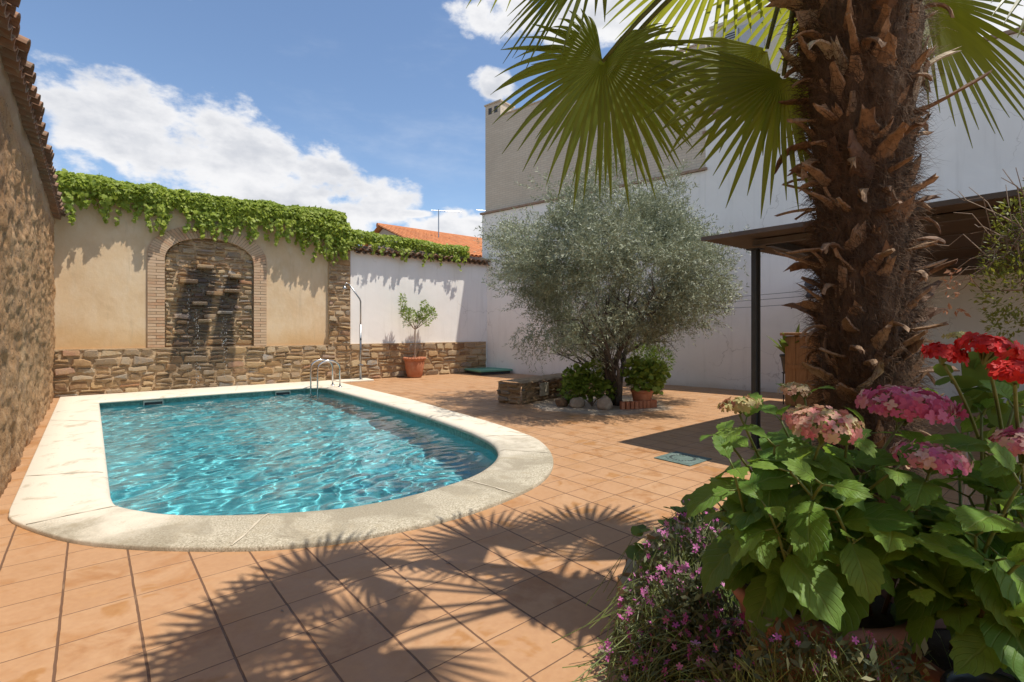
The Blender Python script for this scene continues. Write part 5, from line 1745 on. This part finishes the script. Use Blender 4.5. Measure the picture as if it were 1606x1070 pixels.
# camera-facing hanging fan on the left of the trunk and its neighbours
frond((2.27, 1.89, 3.05), (-.22, .10, -1.0), (-.64, -.74, .20), .69, R(318), 46, .24, .05, 1, side_short=.40)
frond((2.50, 2.02, 3.16), (.25, .05, -1.0), (-.66, -.72, .30), .64, R(270), 40, .2, .05, 2, side_short=.3)
frond((2.10, 1.75, 3.55), (-.45, .45, -.70), (-.6, -.3, .8), .66, R(300), 42, .20, .06, 3)
frond((2.78, 1.10, 2.83), (-.42, .22, -1.0), (-.68, -.70, .12), .70, R(190), 34, .10, .05, 4)
frond((2.86, 1.22, 3.05), (-.80, .62, -.62), (-.55, -.70, .42), .72, R(120), 15, .18, .05, 5)
frond((3.18, .60, 3.16), (.62, -.50, -.70), (-.60, -.66, .45), .74, R(200), 32, .12, .05, 6)
frond((3.40, .10, 3.28), (.35, -.35, -.85), (-.62, -.7, .35), .70, R(240), 36, .16, .05, 7)
# crown above the picture, casting the fan shadows on the paving
CRN = [((1.55, 1.42, 4.05), (-.80, .50, -.45), (.0, .0, 1.0), .78), ((1.90, 1.72, 3.90), (-.50, .75, -.45), (0, 0, 1), .80),
       ((1.95, .85, 4.05), (-.95, .10, -.40), (0, 0, 1), .80), 
       ((3.0, 1.48, 3.9), (.15, .95, -.40), (0, 0, 1), .80), ((3.65, 1.15, 3.9), (.70, .65, -.40), (0, 0, 1), .78),
       ((3.05, .35, 4.55), (.2, -.3, .9), (-.8, .2, .2), .72),
       ((2.70, -.45, 3.95), (-.15, -.95, -.3), (0, 0, 1), .78), ((3.65, .6, 4.2), (.9, -.1, .1), (0, 0, 1), .75),
       ((1.35, 1.15, 3.98), (-.9, .2, -.5), (0, 0, 1), .74)]
for i, (h, ax, nr, r_) in enumerate(CRN):
    frond(h, ax, nr, r_, R(300), 40, .16, .08, 20 + i, start=tuple(trunk_c(3.7)))
# ---------------------------------------------------------------- raised bed round the palm
bed = thing('planting_bed', 'raised round bed of dark soil with a stone kerb around the palm', 'planting bed', (PX, PY, 0))
mb = MB()
rgk = random.Random(8)
nb_ = 40
for k in range(nb_):
    a0 = 2 * math.pi * k / nb_; a1 = 2 * math.pi * (k + .94) / nb_
    vs = []
    for a in (a0, a1):
        for r in (1.0, 1.16 + rgk.uniform(-.02, .02)):
            for z in (0, .20 + rgk.uniform(-.015, .015)):
                vs.append((PX + r * math.cos(a), PY + r * math.sin(a), z))
    mb.add(vs, [(0, 1, 3, 2), (4, 6, 7, 5), (0, 4, 5, 1), (2, 3, 7, 6), (0, 2, 6, 4), (1, 5, 7, 3)], rgk.random())
mb.build('stone_kerb', M_STONE, bed, attr=True)
vs = [(PX, PY, .26)]; fs = []
for i in range(1, 9):
    for k in range(48):
        a = 2 * math.pi * k / 48; r = 1.04 * i / 8
        vs.append((PX + r * math.cos(a), PY + r * math.sin(a), .25 - .07 * (i / 8) ** 2 + .03 * mnoise.noise(Vector((r * math.cos(a) * 4, r * math.sin(a) * 4, 1)))))
for k in range(48):
    fs.append((0, 1 + k, 1 + (k + 1) % 48))
for i in range(7):
    for k in range(48):
        k2 = (k + 1) % 48
        fs.append((1 + i * 48 + k, 1 + (i + 1) * 48 + k, 1 + (i + 1) * 48 + k2, 1 + i * 48 + k2))
add_obj('soil', vs, fs, M_SOIL, bed, True)

# ---------------------------------------------------------------- hydrangeas
CF = Vector((math.sin(R(40)), math.cos(R(40)), 0)); CRt = Vector((math.cos(R(40)), -math.sin(R(40)), 0))
def cp(side, depth, z):
    """a point given by metres to the right of and in front of the photographer's spot, and height"""
    p = CRt * side + CF * depth
    return Vector((p.x, p.y, z))

def hyd_leaf(mb, base, d, up, L, W, curl, tone, rg):
    d = Vector(d).normalized(); up = Vector(up); up = (up - d * up.dot(d)).normalized(); sd = d.cross(up)
    nu, nw = 11, 3
    vs = []
    ang = 0.0
    p = Vector(base)
    dd = d.copy(); uu = up.copy()
    for i in range(nu + 1):
        t = i / nu
        if i:
            rot = Matrix.Rotation(-curl / nu, 3, sd)
            dd = rot @ dd; uu = rot @ uu
            p = p + dd * (L / nu)
        w = W * .5 * (math.sin(math.pi * t ** .78) ** .75) * (1 if t < .8 else 1)
        if t > .97: w = .001
        if t == 0: w = .002
        ser = 1 + (.07 if i % 2 else -.03)
        for j in range(-nw, nw + 1):
            u = j / nw
            fold = .22 * abs(u) * w + .045 * w * math.sin(i * 1.9 + abs(u) * 2.0)
            q = p + sd * (w * u * (ser if abs(j) == nw else 1)) + uu * (fold - .10 * w * u * u)
            if abs(j) == nw: q = q + dd * (.010 * (1 if i % 2 else 0))
            vs.append(tuple(q))
    m = 2 * nw + 1
    fs = [(i * m + j, i * m + j + 1, (i + 1) * m + j + 1, (i + 1) * m + j) for i in range(nu) for j in range(2 * nw)]
    if mb.pt is None: mb.pt = []
    mb.pt += [(i / nu, j / nw) for i in range(nu + 1) for j in range(-nw, nw + 1)]
    mb.add(vs, fs, tone)

PETAL4 = []
def floret(vs_c, d, size, rg):
    """four overlapping rounded petals"""
    d = Vector(d).normalized()
    x = d.cross(Vector((.3, .2, 1))).normalized(); y = d.cross(x)
    a0 = rg.uniform(0, 6.28)
    V = []; F = []
    for k in range(4):
        a = a0 + k * math.pi / 2
        e = x * math.cos(a) + y * math.sin(a); s = -x * math.sin(a) + y * math.cos(a)
        c = Vector(vs_c)
        n = len(V)
        lift = .12 * size * rg.uniform(-.5, 1.2)
        V += [c, c + e * size * .35 + s * size * .36 + d * lift * .4, c + e * size * .8 + s * size * .34 + d * lift, c + e * size * 1.0 + d * (lift - .06 * size), c + e * size * .8 - s * size * .34 + d * lift, c + e * size * .35 - s * size * .36 + d * lift * .4]
        F += [(n, n + 1, n + 2, n + 3), (n, n + 3, n + 4, n + 5)]
    return [tuple(q) for q in V], F

def flower_head(parent, name, c, rx, rz, nfl, size, mat, seed, stemdir=(0, 0, 1), tone_rng=(0, 1), dens=1.0, fertile=None):
    rg = random.Random(seed)
    mb = MB()
    up = Vector(stemdir).normalized()
    x = up.cross(Vector((.2, 1, .1))).normalized(); y = up.cross(x)
    g = math.pi * (3 - math.sqrt(5))
    for i in range(nfl):
        h = 1 - (i + .5) / nfl * 1.18          # from crown of the head to just under the rim
        a = g * i + rg.gauss(0, .15)
        r = math.sqrt(max(0, 1 - h * h))
        d = x * (r * math.cos(a)) + y * (r * math.sin(a)) + up * max(h, -.15)
        k = rg.uniform(.86, 1.06)
        p = Vector(c) + x * (rx * r * math.cos(a) * k) + y * (rx * r * math.sin(a) * k) + up * (rz * h * k)
        dd = (d + Vector((rg.gauss(0, .3), rg.gauss(0, .3), rg.gauss(.15, .3))))
        tone = rg.uniform(*tone_rng)
        v, f = floret(p, dd, size * rg.uniform(.7, 1.15), rg)
        mb.add(v, f, tone)
    o = mb.build(name, mat, parent, attr=True)
    mb2 = MB()
    for i in range(26):
        a = rg.uniform(0, 6.28); q = rg.uniform(.2, .85)
        e = Vector(c) + x * (rx * q * math.cos(a)) + y * (rx * q * math.sin(a)) + up * (rz * .45)
        mb2.tube([Vector(c) - up * rz * 1.2, Vector(c).lerp(e, .5) - up * rz * .25, e], [.003, .002, .0015], 4)
    LOC[o.name] = LOC[parent.name]
    mb2.build('flower_stalk', M_STEM, o)
    return o

def hydrangea(name, label, potc, pr, ph, stems, seed, extra=None):
    t = pot(name, potc, pr, ph, M_TERRA_OLD, label, 'potted hydrangea')
    rg = random.Random(seed)
    lf = MB(); sm = MB(); sm2 = MB()
    for (tip, base, nn, L0, kind) in stems:
        tip = Vector(tip); base = Vector(base)
        mid_ = base.lerp(tip, .5) + Vector((rg.gauss(0, .025), rg.gauss(0, .025), .05))
        pts = bez(base, mid_, tip, 12)
        low = pts[:7]; hi = pts[6:]
        sm2.tube(low, [.0075 - .0004 * i for i in range(len(low))], 7)
        sm.tube(hi, [.0055 - .0003 * i for i in range(len(hi))], 7)
        phase = rg.uniform(0, 3.14)
        for k in range(nn):
            t_ = 1 - (k + (.45 if kind else .0)) / (nn + .6) * .85
            f_ = t_ * 12; i0 = min(11, int(f_)); p = pts[i0].lerp(pts[i0 + 1], f_ - i0)
            dirn = (pts[min(12, i0 + 1)] - pts[i0]).normalized()
            a = phase + k * math.pi / 2 + rg.gauss(0, .15)
            xx = dirn.cross(Vector((.3, 1, .2))).normalized(); yy = dirn.cross(xx)
            for sgn in (1, -1):
                out = (xx * math.cos(a) + yy * math.sin(a)) * sgn
                rise = .45 - .18 * k + rg.gauss(0, .12)
                if k == 0 and not kind: rise = .9
                d = out + dirn * rise
                Lk = L0 * (.62 + .16 * k if k < 3 else 1.05) * rg.uniform(.85, 1.15)
                if k == 0 and not kind: Lk *= .7
                pb = p + d.normalized() * .03
                sm.tube([p, pb], [.003, .0025], 5)
                upn = dirn * 1.0 + Vector((0, 0, .8)) - out * .25 + Vector((rg.gauss(0, .22), rg.gauss(0, .22), 0))
                hyd_leaf(lf, pb, d, upn, Lk, Lk * rg.uniform(.60, .72), rg.uniform(.35, 1.15), min(1, max(0, rg.gauss(.5 + .12 * (1 - k * .4), .17))), rg)
    lf.build('leaves', M_HYD, t, smooth=True, attr=True)
    sm.build('stem', M_STEM, t, smooth=True)
    sm2.build('woody_stem', M_STEMRED, t, smooth=True)
    return t

def at(u, v, d):
    """metres right of, in front of and above the photographer's spot for a bearing read off the photograph"""
    return cp((u - 803) / 788 * d, d, 1.5 - (v - 517) / 788 * d)
PC = at(1285, 920, 1.66); PC.z = .255
PB = lambda a, r: Vector((PC.x + r * math.cos(a), PC.y + r * math.sin(a), PC.z + .34))
HEADS = [(at(1160, 638, 1.62), 'bud'), (at(1290, 672, 1.46), 'cream'), (at(1422, 640, 1.58), 'pink'), (at(1459, 724, 1.42), 'mixed')]
stems = []
for i, (h, kd) in enumerate(HEADS):
    stems.append((h - Vector((0, 0, .025)), PB(i * 1.7, .08 + .03 * i), (5, 5, 4, 4)[i], (.19, .20, .19, .20)[i], kd))
for i, (u, v, d, nn, L) in enumerate(((1262, 625, 1.78, 4, .19), (1215, 700, 1.55, 4, .20), (1150, 735, 1.50, 4, .20), (1205, 800, 1.45, 4, .19), (1350, 745, 1.50, 4, .20), (1310, 800, 1.36, 3, .18),
                                      (1135, 800, 1.70, 3, .16), (1390, 800, 1.45, 4, .20), (1360, 680, 1.72, 4, .20), (1255, 830, 1.42, 3, .15), (1190, 760, 1.62, 4, .18), (1140, 690, 1.72, 4, .19), (1240, 740, 1.42, 4, .19), (1330, 690, 1.50, 4, .19), (1290, 760, 1.34, 3, .18), (1400, 740, 1.40, 4, .20), (1165, 830, 1.58, 3, .16), (1340, 850, 1.38, 3, .17), (1430, 790, 1.38, 3, .19), (1225, 660, 1.70, 4, .19))):
    stems.append((at(u, v, d), PB(i * .9 + .4, .14), nn, L, None))
hy = hydrangea('potted_hydrangea', 'large leafy hydrangea in a wide terracotta pot at the foot of the palm', tuple(PC), .262, .405, stems, 71)
flower_head(hy, 'flower_head', at(1160, 636, 1.62), .062, .022, 70, .013, M_BUD, 1, (-.1, .1, 1))
flower_head(hy, 'flower_head', at(1290, 668, 1.46), .098, .048, 130, .0165, M_CREAM, 2, (-.1, -.12, 1))
flower_head(hy, 'flower_head', at(1422, 637, 1.58), .128, .052, 150, .0205, M_MAGENTA, 3, (-.05, -.10, 1), (0, .95))
flower_head(hy, 'flower_head', at(1459, 720, 1.42), .088, .034, 110, .0185, M_MAGENTA, 4, (0, -.1, 1), (.25, 1.0))
flower_head(hy, 'flower_head', at(1246, 614, 1.80), .05, .03, 46, .013, M_CREAM, 5, (0, 0, 1), (.4, 1))

# second hydrangea, dark mass on the right
P2 = at(1590, 980, 1.40); P2.z = .255
PB2 = lambda a, r: Vector((P2.x + r * math.cos(a), P2.y + r * math.sin(a), P2.z + .30))
st2 = [(at(1612, 705, 1.36), PB2(1, .1), 4, .19, 'pink')]
for i, (u, v, d, nn, L) in enumerate(((1540, 650, 1.60, 4, .21), (1590, 640, 1.45, 4, .22), (1500, 690, 1.75, 4, .20), (1520, 780, 1.50, 4, .20), (1590, 790, 1.35, 4, .20), (1470, 830, 1.42, 4, .20), (1560, 880, 1.28, 3, .20),
                                      (1500, 930, 1.40, 3, .19), (1620, 870, 1.20, 3, .2), (1430, 860, 1.52, 3, .19), (1480, 640, 2.0, 4, .19), (1560, 720, 1.42, 4, .21), (1530, 840, 1.30, 4, .19), (1600, 760, 1.25, 4, .2), (1440, 920, 1.36, 3, .17), (1570, 960, 1.25, 3, .18))):
    st2.append((at(u, v, d), PB2(i * 1.1, .13), nn, L, None))
hy2 = hydrangea('potted_hydrangea', 'darker hydrangea crowding the bed beside the palm, below red geraniums', tuple(P2), .26, .33, st2, 72)
flower_head(hy2, 'flower_head', at(1612, 700, 1.36), .075, .04, 90, .018, M_MAGENTA, 14, (0, -.1, 1), (.2, 1))
flower_head(hy2, 'flower_head', at(1506, 528, 1.9), .045, .018, 44, .010, M_BUD, 15, (0, 0, 1), (.4, 1))
MB().tube(bez(at(1506, 534, 1.9), at(1512, 600, 1.9), at(1520, 700, 1.85), 6), .004, 6).build('stem', M_STEM, hy2)

# ---------------------------------------------------------------- red geranium
G = at(1590, 900, 1.9); G.z = .24
gp_ = pot('potted_geranium', tuple(G), .17, .28, M_TERRA, 'tall red geranium with three scarlet flower heads rising above the hydrangea leaves', 'potted geranium')
gs = MB(); rg = random.Random(6)
for i, (u, v, d, r_, sz, seed) in enumerate(((1549, 548, 1.32, .066, .018, 21), (1481, 556, 1.38, .046, .018, 22), (1592, 584, 1.22, .046, .017, 23))):
    c = at(u, v, d)
    flower_head(gp_, 'flower_head', c, r_, r_ * .52, 62, sz, M_RED, seed, (rg.gauss(0, .15), -.2, 1))
    gs.tube(bez(c - Vector((0, 0, .03)), c.lerp(G + Vector((0, 0, .6)), .45) + Vector((.02, 0, .05)), G + Vector((rg.gauss(0, .05), rg.gauss(0, .05), .3)), 9), [.0042 + .0003 * k for k in range(10)], 7)
gs.build('stem', M_STEM, gp_, smooth=True)
rgn = np.random.default_rng(19)
gb = [tuple(at(u, v, d)) + (r_,) for (u, v, d, r_) in ((1520, 600, 1.62, .06), (1545, 625, 1.62, .07), (1590, 560, 1.7, .08), (1600, 610, 1.6, .09), (1560, 640, 1.75, .08), (1500, 590, 1.65, .03))]
v, f, a = small_leaf_mass(rgn, gb, 70, .075, ROUND_LEAF, .1)
add_obj('foliage', v, f, M_ROUND, gp_, False, {'rnd': np.clip(a + .2, 0, 1)})

# ---------------------------------------------------------------- pink flowering edging plants
PETAL5 = ([(0, 0, 0), (.22, .35, .02), (.26, .85, .0), (0, 1.0, -.03), (-.26, .85, .0), (-.22, .35, .02)], [(0, 1, 2, 3), (0, 3, 4, 5)])
def pink_clump(name, label, blobs, nfl, nleaf, nstem, seed, fs_=.0125):
    rg = np.random.default_rng(seed)
    c0 = np.mean([b[:3] for b in blobs], axis=0)
    t = thing(name, label, 'flowering plant', (c0[0], c0[1], .1))
    w = np.array([b[3] ** 2 for b in blobs]); w /= w.sum()
    def pts(n, lo, hi):
        out = []
        for b, k in zip(blobs, rg.multinomial(n, w)):
            d = rnd_dirs(rg, k); d[:, 2] = np.abs(d[:, 2]) * rg.choice([1, 1, 1, -.6], k)
            out.append(np.array(b[:3]) + d * b[3] * rg.uniform(lo, hi, k)[:, None])
        return np.concatenate(out)
    P = pts(nleaf, .2, .95)
    v, f, a = scatter(*LEAF_QUAD, P, rg.normal(0, 1, (len(P), 3)) + [0, 0, .5], rg.normal(0, .7, (len(P), 3)) + [0, 0, 1], .034 * rg.uniform(.5, 1.4, len(P)))
    add_obj('foliage', v, f, M_GREYLEAF, t, False, {'rnd': a})
    # flowers: five petals each
    C = pts(nfl, .82, 1.10)
    D = rg.normal(0, .6, (nfl, 3)) + np.array([-.35, -.35, .75]); D /= np.linalg.norm(D, axis=1, keepdims=True)
    X = np.cross(D, rg.normal(0, 1, (nfl, 3))); X /= np.linalg.norm(X, axis=1, keepdims=True); Y = np.cross(D, X)
    PP = []; FF = []; UU = []; SS = []; AA = []
    tone = rg.uniform(0, 1, nfl); sz = fs_ * rg.uniform(.5, 1.2, nfl)
    for k in range(5):
        a = 2 * math.pi * k / 5
        PP.append(C); FF.append(X * math.cos(a) + Y * math.sin(a) + D * .18); UU.append(D); SS.append(sz); AA.append(np.clip(tone + rg.normal(0, .06, nfl), 0, 1))
    v, f, a = scatter(*PETAL5, np.concatenate(PP), np.concatenate(FF), np.concatenate(UU), np.concatenate(SS), np.concatenate(AA))
    # the nearest flowers are parts of their own
    near = np.argsort(C @ np.array([CF.x, CF.y, 0]))[:min(70, nfl)]
    V5 = v.reshape(5, nfl, -1, 3)
    kf = V5.shape[2]; one = np.concatenate([np.array(PETAL5[1]) + kf * q for q in range(5)])
    for i in near:
        add_obj('flower', V5[:, i].reshape(-1, 3), one, M_PINK, t, False, {'rnd': np.full(len(one), tone[i])})
    far = np.setdiff1d(np.arange(nfl), near)
    if len(far):
        vf = V5[:, far].transpose(1, 0, 2, 3).reshape(-1, 3)
        ff_ = (one[None] + (np.arange(len(far)) * 5 * kf)[:, None, None]).reshape(-1, 4)
        o = add_obj('flowers', vf, ff_, M_PINK, t, False, {'rnd': np.repeat(tone[far], len(one))}); o['kind'] = 'stuff'
    mb = MB()
    ends = np.concatenate([C[: nstem // 2], pts(nstem - nstem // 2, .7, 1.12)])
    for e in ends:
        b = np.array([c0[0] + rg.normal(0, .16), c0[1] + rg.normal(0, .16), .18])
        m = (b + e) / 2 + rg.normal(0, .04, 3) + [0, 0, .04]
        mb.tube([tuple(b), tuple(m), tuple(e)], [.0022, .0017, .001], 3, cap=False)
    mb.build('stem', M_STEM, t)
    return t
def B(u, v, d, r_):
    p = at(u, v, d); return (p.x, p.y, p.z, r_)
pink_clump('pink_soapwort', 'sprawling mound of small pink flowers spilling over the bed edge onto the tiles', [B(1085, 960, 1.9, .17), B(1040, 1000, 1.95, .17), B(1010, 1040, 2.0, .16), B(1095, 1040, 1.8, .18), B(1060, 1090, 1.8, .2), B(1150, 1050, 1.65, .16)], 330, 4200, 1100, 81, .0155)
pink_clump('pink_soapwort', 'smaller wispy cluster of pale pink flowers behind the terracotta pot rim', [B(1100, 845, 2.35, .17), B(1065, 900, 2.2, .19), B(1020, 960, 2.15, .15), B(1130, 870, 2.2, .12), B(1060, 940, 2.1, .14)], 190, 1700, 520, 82, .0135)
pink_clump('pink_soapwort', 'thin grassy tangle with a few magenta flowers in front of the pot', [B(1270, 1030, 1.35, .10), B(1210, 1040, 1.4, .12), B(1340, 1050, 1.3, .10), B(1420, 1060, 1.3, .09)], 36, 420, 420, 83, .014)
# single flowers close to the pot
mb = MB(); rg = random.Random(4)
# broad ivy-like ground leaves and grass blades in the bed
rgn = np.random.default_rng(57)
n = 420
ang = rgn.uniform(0, 6.28, n); rad_ = np.sqrt(rgn.uniform(.05, 1.15, n))
P = np.stack([PX + rad_ * np.cos(ang), PY + rad_ * np.sin(ang), .24 + rgn.uniform(0, .16, n)], 1)
v, f, a = scatter(*ROUND_LEAF, P, rgn.normal(0, 1, (n, 3)) * [1, 1, .3], rgn.normal(0, .35, (n, 3)) + [0, 0, 1], rgn.uniform(.05, .11, n))
gc = add_obj('ground_cover', v, f, M_ROUND, None, False, {'rnd': np.clip(a * .8, 0, 1)})
gc['kind'] = 'stuff'
mb = MB()
for k in range(170):
    b = at(rg.uniform(1150, 1600), rg.uniform(1040, 1120), rg.uniform(1.25, 1.5)); b.z = .24
    a = rg.uniform(0, 6.28); L = rg.uniform(.2, .5); lean = rg.uniform(.2, .8)
    d = Vector((math.cos(a), math.sin(a), 0)); sd = Vector((-d.y, d.x, 0)) * rg.uniform(.0016, .004)
    vs = []
    for i in range(6):
        t_ = i / 5
        p = b + d * (L * lean * t_ * t_) + Vector((0, 0, L * (t_ - .35 * lean * t_ * t_)))
        w = sd * (1 - t_ * .9)
        vs += [tuple(p - w), tuple(p + w)]
    mb.add(vs, [(2 * i, 2 * i + 1, 2 * i + 3, 2 * i + 2) for i in range(5)], rg.uniform(.3, 1))
gr_ = mb.build('grass', M_SHRUB, None, attr=True); gr_['kind'] = 'stuff'
bp = at(1575, 1090, 1.2)
pot('plant_pot', (bp.x, bp.y, .26), .11, .36, M_BLACKPOT, 'glossy black plastic pot rim at the edge of the bed under hydrangea leaves')

# a little litter on the tiles
rgn = np.random.default_rng(91)
P = []
while len(P) < 70:
    x, y = rgn.uniform(.2, 9.5), rgn.uniform(1.5, 9)
    inpool = x < 5.0 and y > 3.2
    if not inpool and math.hypot(x - PX, y - PY) > 1.3:
        P.append((x, y, .006))
P = np.array(P)
v, f, a = scatter(*LEAF_QUAD, P, rgn.normal(0, 1, (len(P), 3)) * [1, 1, .05], rgn.normal(0, .12, (len(P), 3)) + [0, 0, 1], rgn.uniform(.015, .05, len(P)))
o = add_obj('fallen_leaves', v, f, M_DRYTWIG, None, False, {'rnd': a}); o['kind'] = 'stuff'
